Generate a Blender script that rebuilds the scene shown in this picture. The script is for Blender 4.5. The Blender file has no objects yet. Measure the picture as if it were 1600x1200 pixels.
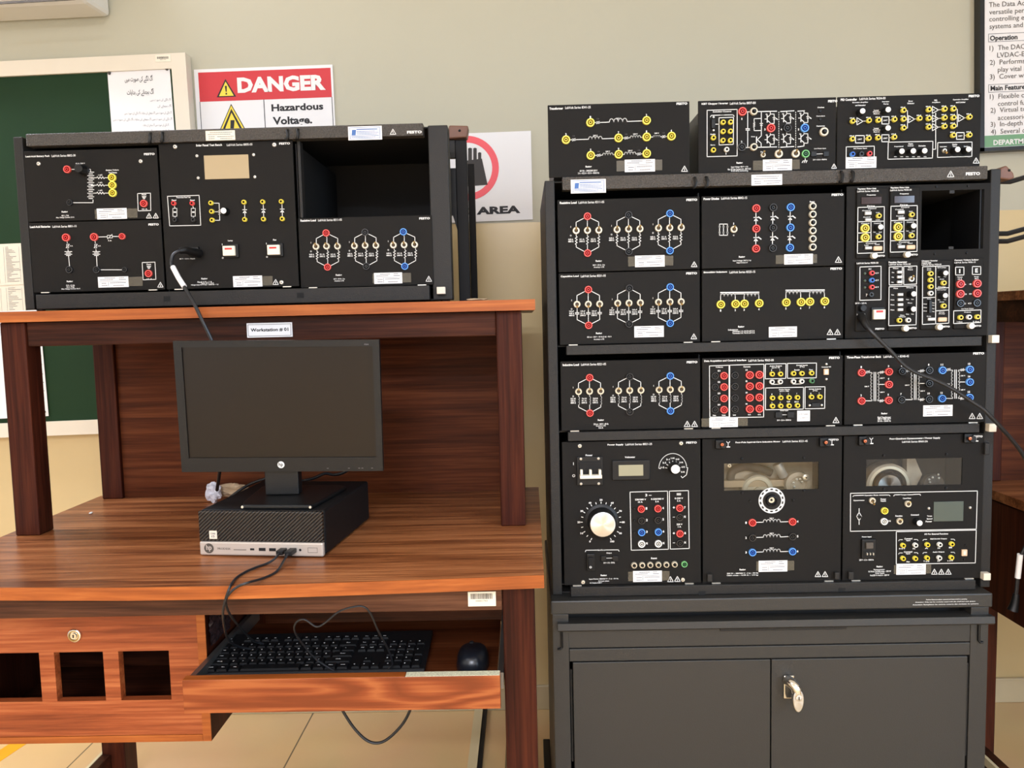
import bpy, bmesh, math, random
from mathutils import Vector, Matrix, noise
random.seed(7)
S = bpy.context.scene
COL = S.collection
# ------------------------------------------------------------------ camera
F_PX, PITCH, ROLL, YAW, CAM_H = 1204.1, .0800138, -.0234922, .0159370, 1.185
_fw = Vector((0, math.cos(PITCH), -math.sin(PITCH))); _up = Vector((0, math.sin(PITCH), math.cos(PITCH))); _rt = Vector((1, 0, 0))
_c, _s = math.cos(ROLL), math.sin(ROLL)
_RZ = Matrix.Rotation(YAW, 3, 'Z')
RT, UP, FW = _RZ @ (_c*_rt + _s*_up), _RZ @ (-_s*_rt + _c*_up), _RZ @ _fw
CAM = Vector((0, 0, CAM_H))
cd = bpy.data.cameras.new('camera'); cam = bpy.data.objects.new('camera', cd); COL.objects.link(cam)
cd.sensor_fit = 'HORIZONTAL'; cd.sensor_width = 36; cd.lens = 36*F_PX/1600; cd.clip_start = .05; cd.clip_end = 60
cam.matrix_world = Matrix((
    (RT.x, UP.x, -FW.x, CAM.x), (RT.y, UP.y, -FW.y, CAM.y), (RT.z, UP.z, -FW.z, CAM.z), (0, 0, 0, 1)))
S.camera = cam
# ------------------------------------------------------------------ world, lights, exposure
w = bpy.data.worlds.new('room_air'); S.world = w; w.use_nodes = True
w.node_tree.nodes['Background'].inputs[0].default_value = (.8, .88, 1, 1)
w.node_tree.nodes['Background'].inputs[1].default_value = .05
def area(name, loc, rot, sx, sy, power, col):
    l = bpy.data.lights.new(name, 'AREA'); l.shape = 'RECTANGLE'; l.size = sx; l.size_y = sy; l.energy = power; l.color = col
    o = bpy.data.objects.new(name, l); COL.objects.link(o); o.location = loc; o.rotation_euler = rot
    return o
WARM = (.93, 1.0, 1.17)
for (x, y, p) in ((-1.5, -.3, 4), (1.4, -.3, 4), (-.3, -2.2, 56), (-.2, -3.5, 64), (-1.5, -4.8, 18), (1.5, -4.8, 24), (-2.0, 1.85, 17)):
    area('ceiling_lamp', (x, y, 2.72), (0, 0, 0), 1.2, .3, p, WARM)
area('window_daylight', (2.52, -1.2, 1.55), (0, math.radians(90), 0), 1.3, 1.6, 55, (.55, .76, 1))
S.view_settings.view_transform = 'Standard'; S.view_settings.look = 'None'
S.view_settings.gamma = 1; S.view_settings.use_curve_mapping = False; S.view_settings.exposure = .9

# ------------------------------------------------------------------ pixel -> place helpers (1600x1200 frame)
def ray(x, y): return FW + RT*((x-800)/F_PX) - UP*((y-600)/F_PX)
def atY(x, y, Y): d = ray(x, y); return CAM + d*(Y/d.y)
def atZ(x, y, Z): d = ray(x, y); return CAM + d*((Z-CAM_H)/d.z)

# ------------------------------------------------------------------ materials
def lin(c):
    c = c/255
    return c/12.92 if c <= .04045 else ((c+.055)/1.055)**2.4
def rgb(r, g, b): return (lin(r), lin(g), lin(b), 1)
def mat(name, c, rough=.5, metal=0, spec=.5, bump=0, bscale=200, alpha=1, bdist=.001, emit=None, trans=0, vary=0, vscale=8, coat=0):
    m = bpy.data.materials.new(name); m.use_nodes = True
    nt = m.node_tree; b = nt.nodes['Principled BSDF']; L = nt.links.new
    b.inputs['Base Color'].default_value = rgb(*c); b.inputs['Roughness'].default_value = rough; b.inputs['Metallic'].default_value = metal
    b.inputs['Specular IOR Level'].default_value = spec; b.inputs['Alpha'].default_value = alpha; b.inputs['Transmission Weight'].default_value = trans
    b.inputs['Coat Weight'].default_value = coat
    tc = nt.nodes.new('ShaderNodeTexCoord')
    if emit: b.inputs['Emission Color'].default_value = rgb(*c); b.inputs['Emission Strength'].default_value = emit
    nz = nt.nodes.new('ShaderNodeTexNoise'); nz.inputs['Scale'].default_value = bscale; nz.inputs['Detail'].default_value = 3
    L(tc.outputs['Object'], nz.inputs['Vector'])
    if bump:
        bp = nt.nodes.new('ShaderNodeBump'); bp.inputs['Strength'].default_value = bump; bp.inputs['Distance'].default_value = bdist
        L(nz.outputs['Fac'], bp.inputs['Height']); L(bp.outputs['Normal'], b.inputs['Normal'])
    if vary:
        n2 = nt.nodes.new('ShaderNodeTexNoise'); n2.inputs['Scale'].default_value = vscale; n2.inputs['Detail'].default_value = 5
        L(tc.outputs['Object'], n2.inputs['Vector'])
        mx = nt.nodes.new('ShaderNodeMix'); mx.data_type = 'RGBA'
        k0, k1 = 1-vary, 1+vary
        mx.inputs['A'].default_value = rgb(*[min(255, q*k0) for q in c]); mx.inputs['B'].default_value = rgb(*[min(255, q*k1) for q in c])
        L(n2.outputs['Fac'], mx.inputs['Factor']); L(mx.outputs['Result'], b.inputs['Base Color'])
    return m
def wood(name, dark, mid, light, axis='X', rough=.38, fine=90, coat=.0, figure=0, spec=.3):
    """laminate / varnished timber; grain runs along `axis`"""
    m = bpy.data.materials.new(name); m.use_nodes = True
    nt = m.node_tree; b = nt.nodes['Principled BSDF']; L = nt.links.new; N = nt.nodes.new
    tc = N('ShaderNodeTexCoord'); mp = N('ShaderNodeMapping')
    sc = {'X': (1.1, 1, 1), 'Y': (1, 1.1, 1), 'Z': (1, 1, 1.1)}[axis]
    k = {'X': (1.2, 22, 22), 'Y': (22, 1.2, 22), 'Z': (22, 22, 1.2)}[axis]
    mp.inputs['Scale'].default_value = k
    L(tc.outputs['Object'], mp.inputs['Vector'])
    n1 = N('ShaderNodeTexNoise'); n1.inputs['Scale'].default_value = 1.6; n1.inputs['Detail'].default_value = 6; n1.inputs['Roughness'].default_value = .6; n1.inputs['Distortion'].default_value = .6
    L(mp.outputs['Vector'], n1.inputs['Vector'])
    mp2 = N('ShaderNodeMapping'); mp2.inputs['Scale'].default_value = tuple(q*(6 if q > 2 else 3) for q in k)
    L(tc.outputs['Object'], mp2.inputs['Vector'])
    n2 = N('ShaderNodeTexNoise'); n2.inputs['Scale'].default_value = 1.5; n2.inputs['Detail'].default_value = 3
    L(mp2.outputs['Vector'], n2.inputs['Vector'])
    val = n1.outputs['Fac']
    if figure:      # cathedral grain: rings of a stretched, distorted field
        mp3 = N('ShaderNodeMapping'); mp3.inputs['Scale'].default_value = {'X': (1.6, 15, 15), 'Y': (9, 2.2, 9), 'Z': (9, 9, 2.2)}[axis]
        L(tc.outputs['Object'], mp3.inputs['Vector'])
        n3 = N('ShaderNodeTexNoise'); n3.inputs['Scale'].default_value = 1.0; n3.inputs['Detail'].default_value = 1.5; n3.inputs['Distortion'].default_value = .4
        L(mp3.outputs['Vector'], n3.inputs['Vector'])
        mu = N('ShaderNodeMath'); mu.operation = 'MULTIPLY'; mu.inputs[1].default_value = 22; L(n3.outputs['Fac'], mu.inputs[0])
        fr = N('ShaderNodeMath'); fr.operation = 'PINGPONG'; fr.inputs[1].default_value = 1; L(mu.outputs[0], fr.inputs[0])
        mm = N('ShaderNodeMix'); mm.inputs['Factor'].default_value = figure
        L(n1.outputs['Fac'], mm.inputs['A']); L(fr.outputs[0], mm.inputs['B']); val = mm.outputs['Result']
    ad = N('ShaderNodeMix'); ad.inputs['Factor'].default_value = .35
    L(val, ad.inputs['A']); L(n2.outputs['Fac'], ad.inputs['B'])
    cr = N('ShaderNodeValToRGB'); e = cr.color_ramp.elements
    e[0].position = .38; e[0].color = rgb(*dark); e[1].position = .63; e[1].color = rgb(*light)
    q = cr.color_ramp.elements.new(.5); q.color = rgb(*mid)
    L(ad.outputs['Result'], cr.inputs['Fac']); L(cr.outputs['Color'], b.inputs['Base Color'])
    b.inputs['Roughness'].default_value = rough; b.inputs['Specular IOR Level'].default_value = spec; b.inputs['Coat Weight'].default_value = coat; b.inputs['Coat Roughness'].default_value = .15
    bp = N('ShaderNodeBump'); bp.inputs['Strength'].default_value = .08; bp.inputs['Distance'].default_value = .001
    L(n2.outputs['Fac'], bp.inputs['Height']); L(bp.outputs['Normal'], b.inputs['Normal'])
    return m
M = {}
M['panel'] = mat('module_black', (28, 26, 24), .65, spec=.14, bump=.15, bscale=900)
M['case'] = mat('module_case', (62, 59, 55), .5, bump=.1, bscale=600)
M['rack'] = mat('rack_grey_paint', (41, 39, 37), .5, bump=.5, bscale=420, spec=.25)
M['hammer'] = mat('rack_hammered_paint_glints', (52, 48, 44), .3, bump=1.0, bscale=420, spec=.5, bdist=.003, vary=.75, vscale=330)  # hammered finish; its specular sparkle is put into the colour as flecks
M['cab'] = mat('cabinet_grey_paint', (46, 44, 41), .45, bump=.25, bscale=500)
M['dark'] = mat('recess_black', (14, 13, 13), .7)
M['black'] = mat('black_plastic', (14, 14, 15), .45, spec=.35)
M['blackm'] = mat('black_matte_plastic', (11, 11, 13), .6, spec=.3)
M['rubber'] = mat('cable_rubber', (24, 25, 28), .42)
M['white'] = mat('print_white', (232, 230, 226), .6)
M['paper'] = mat('paper', (236, 232, 230), .75)
M['paperw'] = mat('aged_paper', (226, 217, 198), .8)
M['ink'] = mat('ink', (38, 36, 38), .7)
M['greyink'] = mat('grey_ink', (112, 110, 114), .8)
M['blueink'] = mat('blue_ink', (72, 110, 172), .7)
M['tape'] = mat('clear_tape', (120, 112, 96), .22, alpha=.35)
M['red'] = mat('jack_red', (206, 38, 36), .4); M['redl'] = mat('jack_red_rim', (232, 92, 84), .4)
M['blue'] = mat('jack_blue', (28, 88, 178), .4); M['bluel'] = mat('jack_blue_rim', (90, 152, 226), .4)
M['yel'] = mat('jack_yellow', (214, 186, 34), .4); M['yell'] = mat('jack_yellow_rim', (244, 228, 92), .4)
M['blk'] = mat('jack_black', (12, 12, 13), .4); M['blkl'] = mat('jack_black_rim', (38, 38, 40), .3)
M['whi'] = mat('jack_white', (214, 210, 200), .4); M['whil'] = mat('jack_white_rim', (244, 242, 236), .4)
M['grn'] = mat('jack_green', (40, 96, 56), .4); M['grnl'] = mat('jack_green_rim', (120, 190, 120), .4)
M['hole'] = mat('socket_hole', (6, 6, 6), .8)
M['nut'] = mat('nickel_nut', (216, 206, 184), .3, metal=.35)
M['brass'] = mat('brass', (176, 148, 96), .35, metal=.9)
M['alu'] = mat('spun_aluminium', (222, 222, 222), .32, metal=.6)
M['chrome'] = mat('chrome', (226, 222, 214), .12, metal=1)
def spun():
    m = mat('spun_aluminium', (214, 214, 214), .3, metal=1); nt = m.node_tree; b = nt.nodes['Principled BSDF']; b.inputs['Anisotropic'].default_value = .85
    t = nt.nodes.new('ShaderNodeTangent'); t.direction_type = 'RADIAL'; t.axis = 'Y'; nt.links.new(t.outputs[0], b.inputs['Tangent']); return m
M['alu'] = spun()
M['cap'] = mat('white_cap', (238, 235, 228), .4)
M['cream'] = mat('cream_plastic', (236, 226, 204), .4)
M['beige'] = mat('beige_button', (222, 184, 150), .45)
M['greyslide'] = mat('grey_slide', (176, 172, 166), .4, metal=.3)
M['lcd'] = mat('lcd_glass', (150, 146, 122), .15); M['lcdt'] = mat('lcd_tan', (176, 156, 122), .12)
M['lcdg'] = mat('lcd_green', (74, 84, 78), .15)
M['leddisp'] = mat('dark_red_display', (44, 22, 22), .12)
M['led'] = mat('led_off', (70, 84, 68), .3)
M['copper'] = mat('copper_screw', (206, 120, 86), .3, metal=.8)
M['screw'] = mat('screw_zinc', (222, 218, 208), .3, metal=.7)
def pane_mat():
    m = bpy.data.materials.new('window_pane'); m.use_nodes = True; nt = m.node_tree; nt.nodes.clear(); N = nt.nodes.new
    o = N('ShaderNodeOutputMaterial'); mx = N('ShaderNodeMixShader'); t = N('ShaderNodeBsdfTransparent'); g = N('ShaderNodeBsdfGlossy'); f = N('ShaderNodeFresnel')
    g.inputs['Roughness'].default_value = .04; f.inputs['IOR'].default_value = 1.45; t.inputs['Color'].default_value = (.92, .92, .9, 1)
    nt.links.new(f.outputs[0], mx.inputs[0]); nt.links.new(t.outputs[0], mx.inputs[1]); nt.links.new(g.outputs[0], mx.inputs[2]); nt.links.new(mx.outputs[0], o.inputs[0])
    return m
M['glass'] = pane_mat()
M['motor'] = mat('motor_grey_cast', (176, 162, 142), .5, bump=.3, bscale=120, vary=.2, vscale=30)
M['motord'] = mat('motor_dark', (74, 66, 58), .6, vary=.3, vscale=40)
M['pulley'] = mat('pulley_metal', (214, 202, 178), .4, metal=.25)
M['wtop'] = wood('desk_laminate', (92, 48, 24), (138, 82, 46), (178, 116, 72), 'X', .36, coat=.06)
M['wedge'] = wood('edge_band', (136, 68, 26), (160, 84, 34), (182, 104, 48), 'X', .4)
M['wfront'] = wood('door_front_laminate', (118, 54, 26), (150, 74, 38), (182, 104, 60), 'X', .4)
M['wtray'] = wood('tray_front_laminate', (118, 54, 22), (136, 64, 29), (164, 90, 46), 'X', .42, figure=.45)
M['wdark'] = wood('varnished_frame', (36, 16, 9), (56, 27, 16), (78, 40, 24), 'X', .42, spec=.12)
M['wapron'] = wood('apron_laminate', (56, 30, 18), (80, 47, 30), (106, 68, 46), 'X', .42, spec=.2)
M['wpost'] = wood('varnished_post', (40, 15, 8), (58, 24, 14), (78, 36, 21), 'Z', .42, spec=.12)
M['wback'] = wood('back_panel_laminate', (62, 28, 11), (82, 39, 18), (104, 56, 29), 'X', .45, spec=.12)
M['chip'] = mat('chipboard', (226, 206, 168), .9, vary=.3, vscale=300)
M['steel'] = mat('runner_steel', (120, 118, 114), .35, metal=.8)
M['greenb'] = mat('chalkboard_green', (20, 48, 22), .7, spec=.25, vary=.12, vscale=4)
M['frame'] = mat('board_frame_enamel', (226, 214, 194), .35)
M['acw'] = mat('ac_white', (232, 226, 216), .35)
M['signink'] = mat('sign_dark_brown', (46, 40, 36), .6)
M['signred'] = mat('sign_red', (204, 44, 52), .45)
M['ringred'] = mat('ring_red', (238, 84, 92), .5)
M['signyel'] = mat('sign_yellow', (248, 212, 66), .45)
M['posterg'] = mat('poster_green', (112, 158, 118), .5)
M['posterb'] = mat('poster_frame_black', (14, 14, 15), .35)
M['brownc'] = mat('brown_clamp', (112, 74, 56), .5)
M['screen'] = mat('monitor_screen', (22, 16, 12), .3, spec=.3)
M['bezel'] = mat('monitor_bezel', (17, 18, 19), .38, spec=.35, bump=.2, bscale=700)
M['silver'] = mat('pc_silver', (196, 184, 172), .4, metal=.35)
M['key'] = mat('key_black', (15, 15, 16), .6, spec=.2)
M['mouse'] = mat('mouse_black', (24, 27, 34), .28)
M['plastic'] = mat('plastic_bag', (226, 224, 232), .3, alpha=.9)
M['tan'] = mat('tan_wrap', (186, 160, 128), .5)
M['tapeY'] = mat('floor_tape_yellow', (240, 168, 8), .5)
M['trunk'] = mat('floor_trunking', (222, 204, 162), .6)
M['skirt'] = mat('skirting_tile', (196, 180, 146), .35, vary=.06)
M['peel'] = mat('peeling_film', (48, 34, 34), .25)

# PC grille: diagonal ridges cut by a wave pattern
def grille_mat():
    m = mat('grille_black', (26, 25, 24), .35); nt = m.node_tree; b = nt.nodes['Principled BSDF']
    tc = nt.nodes.new('ShaderNodeTexCoord'); mp = nt.nodes.new('ShaderNodeMapping'); mp.inputs['Rotation'].default_value = (0, math.radians(-48), 0)
    wv = nt.nodes.new('ShaderNodeTexWave'); wv.inputs['Scale'].default_value = 62; wv.bands_direction = 'X'
    cr = nt.nodes.new('ShaderNodeValToRGB'); cr.color_ramp.elements[0].color = rgb(10, 9, 9); cr.color_ramp.elements[1].color = rgb(66, 58, 48)
    cr.color_ramp.elements[0].position = .35; cr.color_ramp.elements[1].position = .8
    bp = nt.nodes.new('ShaderNodeBump'); bp.inputs['Distance'].default_value = .002
    L = nt.links.new
    L(tc.outputs['Object'], mp.inputs[0]); L(mp.outputs[0], wv.inputs['Vector']); L(wv.outputs['Fac'], cr.inputs[0]); L(cr.outputs[0], b.inputs['Base Color'])
    L(wv.outputs['Fac'], bp.inputs['Height']); L(bp.outputs[0], b.inputs['Normal'])
    return m
M['grille'] = grille_mat()

# ------------------------------------------------------------------ mesh builder
WORLD = {}
def tag(o, label=None, cat=None, group=None, kind=None):
    if label: o['label'] = label
    if cat: o['category'] = cat
    if group: o['group'] = group
    if kind: o['kind'] = kind
    return o
def empty(name, loc, label, cat, group=None):
    o = bpy.data.objects.new(name, None); COL.objects.link(o); o.location = loc; o.empty_display_size = .05
    WORLD[o.name] = Vector(loc)
    return tag(o, label, cat, group)
class MB:
    def __init__(s, T=None): s.v = []; s.f = []; s.mi = []; s.m = []; s.T = T
    def mat(s, m):
        if isinstance(m, str): m = M[m]
        if m not in s.m: s.m.append(m)
        return s.m.index(m)
    def add(s, vs, fs, m):
        n = len(s.v); k = s.mat(m)
        for p in vs:
            p = Vector(p); s.v.append(s.T @ p if s.T else p)
        for f in fs: s.f.append([n+i for i in f]); s.mi.append(k)
        return s
    def box(s, x0, x1, y0, y1, z0, z1, m):
        return s.add([(x0, y0, z0), (x1, y0, z0), (x1, y1, z0), (x0, y1, z0), (x0, y0, z1), (x1, y0, z1), (x1, y1, z1), (x0, y1, z1)],
                     [(0, 3, 2, 1), (4, 5, 6, 7), (0, 1, 5, 4), (1, 2, 6, 5), (2, 3, 7, 6), (3, 0, 4, 7)], m)
    def prism(s, pts, vec, m):
        n = len(pts); vec = Vector(vec); a = [Vector(p) for p in pts]
        fs = [tuple(range(n)), tuple(reversed(range(n, 2*n)))]
        fs += [(i, n+i, n+(i+1) % n, (i+1) % n) for i in range(n)]
        return s.add(a+[p+vec for p in a], fs, m)
    def poly(s, pts, m): return s.add(pts, [tuple(range(len(pts)))], m)
    def lathe(s, c, prof, mats, n=20, axis=(0, -1, 0), cap=True):
        """prof: (radius, height along axis); mats: one per profile segment (+ the end cap takes the last)"""
        ax = Vector(axis).normalized(); u = ax.orthogonal().normalized(); v = ax.cross(u); c = Vector(c)
        vs = []
        for r, h in prof:
            for i in range(n):
                a = 2*math.pi*i/n; vs.append(c+ax*h+(u*math.cos(a)+v*math.sin(a))*r)
        b0 = len(s.v)
        for k in range(len(prof)-1):
            m = mats[min(k, len(mats)-1)] if isinstance(mats, (list, tuple)) else mats
            kk = s.mat(m)
            for i in range(n): s.f.append([b0+k*n+i, b0+k*n+(i+1) % n, b0+(k+1)*n+(i+1) % n, b0+(k+1)*n+i]); s.mi.append(kk)
        for p in vs: s.v.append(s.T @ p if s.T else p)
        if cap:
            m = mats[-1] if isinstance(mats, (list, tuple)) else mats
            s.f.append([b0+(len(prof)-1)*n+i for i in range(n)]); s.mi.append(s.mat(m))
        return s
    def tube(s, pts, r, m, n=8, smooth=6, flat=None):
        P = [Vector(p) for p in pts]
        if smooth and len(P) > 2:
            Q = []
            for i in range(len(P)-1):
                p0, p1, p2, p3 = P[max(i-1, 0)], P[i], P[i+1], P[min(i+2, len(P)-1)]
                for k in range(smooth):
                    t = k/smooth
                    Q.append(.5*((2*p1)+(p2-p0)*t+(2*p0-5*p1+4*p2-p3)*t*t+(3*p1-p0-3*p2+p3)*t**3))
            Q.append(P[-1]); P = Q
        rr = r if isinstance(r, (list, tuple)) else None
        tan = [(P[min(i+1, len(P)-1)]-P[max(i-1, 0)]).normalized() for i in range(len(P))]
        u = tan[0].orthogonal().normalized(); vs = []
        for i, p in enumerate(P):
            u = (u-tan[i]*u.dot(tan[i])).normalized(); v = tan[i].cross(u)
            q = r if not rr else rr[0]+(rr[1]-rr[0])*i/(len(P)-1)
            for k in range(n):
                a = 2*math.pi*k/n; vs.append(p+(u*math.cos(a)+v*math.sin(a))*q)
        fs = [(i*n+k, i*n+(k+1) % n, (i+1)*n+(k+1) % n, (i+1)*n+k) for i in range(len(P)-1) for k in range(n)]
        fs += [tuple(reversed(range(n))), tuple((len(P)-1)*n+k for k in range(n))]
        return s.add(vs, fs, m)
    def ribbon(s, pts, w, y, m='white'):
        """flat printed stroke on a panel facing -Y; pts are (x, z)"""
        for (a, b) in zip(pts[:-1], pts[1:]):
            d = Vector((b[0]-a[0], b[1]-a[1]))
            if d.length < 1e-6: continue
            d.normalize(); n = Vector((-d.y, d.x))*w/2; e = d*w*.35
            q = [(a[0]-e.x+n.x, a[1]-e.y+n.y), (a[0]-e.x-n.x, a[1]-e.y-n.y), (b[0]+e.x-n.x, b[1]+e.y-n.y), (b[0]+e.x+n.x, b[1]+e.y+n.y)]
            s.add([(p[0], y, p[1]) for p in q], [(0, 1, 2, 3)], m)
        return s
    def text(s, t, x0, x1, z0, z1, y, m='white', bold=.02):
        vs, fs = text_geo(t, bold)
        return s.add([(x0+(x1-x0)*p[0], y, z0+(z1-z0)*p[1]) for p in vs], fs, m)
    def build(s, name, parent=None, label=None, bevel=0, smooth=False, origin=None, data_only=False):
        lo = [min(p[i] for p in s.v) for i in range(3)]; hi = [max(p[i] for p in s.v) for i in range(3)]
        c = Vector(origin) if origin is not None else Vector(((lo[0]+hi[0])/2, (lo[1]+hi[1])/2, lo[2]))
        me = bpy.data.meshes.new(name); me.from_pydata([p-c for p in s.v], [], s.f)
        for m in s.m: me.materials.append(m)
        me.polygons.foreach_set('material_index', s.mi); me.update()
        bm = bmesh.new(); bm.from_mesh(me); bmesh.ops.recalc_face_normals(bm, faces=bm.faces) if smooth or bevel else None; bm.to_mesh(me); bm.free()
        if smooth:
            me.polygons.foreach_set('use_smooth', [True]*len(me.polygons)); me.set_sharp_from_angle(angle=math.radians(38))
        if data_only: return me
        return put(name, me, c, parent, label, bevel)
def put(name, me, c, parent=None, label=None, bevel=0):
    o = bpy.data.objects.new(name, me); COL.objects.link(o); WORLD[o.name] = Vector(c)
    if parent is not None: o.parent = parent; o.location = Vector(c)-WORLD[parent.name]
    else: o.location = c
    if label: o['label'] = label
    if bevel:
        b = o.modifiers.new('bevel', 'BEVEL'); b.width = bevel; b.segments = 2; b.limit_method = 'ANGLE'
    return o
_tc = {}
def text_geo(t, bold):
    k = (t, bold)
    if k not in _tc:
        c = bpy.data.curves.new('t', 'FONT'); c.body = t; c.resolution_u = 2; c.offset = bold
        o = bpy.data.objects.new('t', c); m = o.to_mesh()
        P = [v.co.copy() for v in m.vertices]; fs = [tuple(p.vertices) for p in m.polygons]
        x0 = min(p.x for p in P); x1 = max(p.x for p in P); y0 = min(p.y for p in P); y1 = max(p.y for p in P)
        _tc[k] = ([((p.x-x0)/(x1-x0 or 1), (p.y-y0)/(y1-y0 or 1)) for p in P], fs, (x1-x0)/((y1-y0) or 1), y0, y1)
        o.to_mesh_clear(); bpy.data.objects.remove(o); bpy.data.curves.remove(c)
    return _tc[k][0], _tc[k][1]
def text_aspect(t, bold): text_geo(t, bold); return _tc[(t, bold)][2]

# ------------------------------------------------------------------ small shared parts (mesh data reused by every copy)
DATA = {}
def jack_data(col, r):
    k = ('jack', col, r)
    if k not in DATA:
        a, b = col, col+'l'
        q = r/.0075
        DATA[k] = MB().lathe((0, 0, 0), [(r, 0), (r, .0035), (r*.95, .0045), (r*.74, .0045), (r*.60, .0035), (r*.54, .0020), (r*.44, .0020), (r*.42, .0046), (r*.20, .0046), (r*.18, .001)],
                             [b, b, b, a, 'hole', 'hole', a, a, 'hole', 'hole'], 22).build('banana_jack', smooth=True, origin=(0, 0, 0), data_only=True)
    return DATA[k]
def mini_data(col):
    k = ('mini', col)
    if k not in DATA:
        a, b = col, col+'l'
        DATA[k] = MB().lathe((0, 0, 0), [(.0050, 0), (.0050, .005), (.0046, .006), (.0024, .006), (.0021, .002)], [b, b, a, 'hole', 'hole'], 16).build('signal_jack', smooth=True, origin=(0, 0, 0), data_only=True)
    return DATA[k]
def toggle_data(r):
    k = ('tog', r)
    if k not in DATA:
        DATA[k] = MB().lathe((0, 0, 0), [(r, 0), (r, .003), (r*.9, .0042), (r*.55, .0042), (r*.5, .002)], ['nut', 'nut', 'nut', 'brass', 'motord'], 6*4).build('toggle_switch', smooth=True, origin=(0, 0, 0), data_only=True)
    return DATA[k]
def lever_data(up):
    k = ('lev', up)
    if k not in DATA:
        DATA[k] = MB().tube([(0, 0, 0), (0, -.007, .0035*up), (0, -.011, .0055*up)], [.0012, .0021], 'brass', 8, 0).build('lever', smooth=True, origin=(0, 0, 0), data_only=True)
    return DATA[k]
def button_data(r):
    k = ('btn', r)
    if k not in DATA:
        DATA[k] = MB().lathe((0, 0, 0), [(r, 0), (r, .004), (r*.86, .0055), (r*.6, .0055), (r*.55, .003)], ['nut', 'nut', 'nut', 'nut', 'hole'], 20).build('reset_breaker', smooth=True, origin=(0, 0, 0), data_only=True)
        DATA[('btnc', r)] = MB().lathe((0, 0, 0), [(r*.42, .001), (r*.42, .010), (r*.34, .011)], 'black', 14).build('button', smooth=True, origin=(0, 0, 0), data_only=True)
    return DATA[k]
def knob_data(r, h, face):
    k = ('knob', r, h, face)
    if k not in DATA:
        DATA[k] = MB().lathe((0, 0, 0), [(r*1.28, 0), (r*1.28, .002), (r*1.08, .004), (r, h-.001), (r*.96, h)], 'black', 28).build('rotary_knob', smooth=True, origin=(0, 0, 0), data_only=True)
        DATA[('kc', r, h, face)] = MB().lathe((0, 0, 0), [(r*.93, h-.002), (r*.93, h+.0006), (r*.88, h+.001)], face, 28).build('knob_cap', smooth=True, origin=(0, 0, 0), data_only=True)
    return DATA[k]
def screw_data(r, m='screw'):
    k = ('scr', r, m)
    if k not in DATA:
        DATA[k] = MB().lathe((0, 0, 0), [(r, 0), (r, .001), (r*.75, .0022), (r*.3, .0024), (r*.25, .0014)], [m, m, m, m, 'hole'], 14).build('screw', smooth=True, origin=(0, 0, 0), data_only=True)
    return DATA[k]

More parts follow.
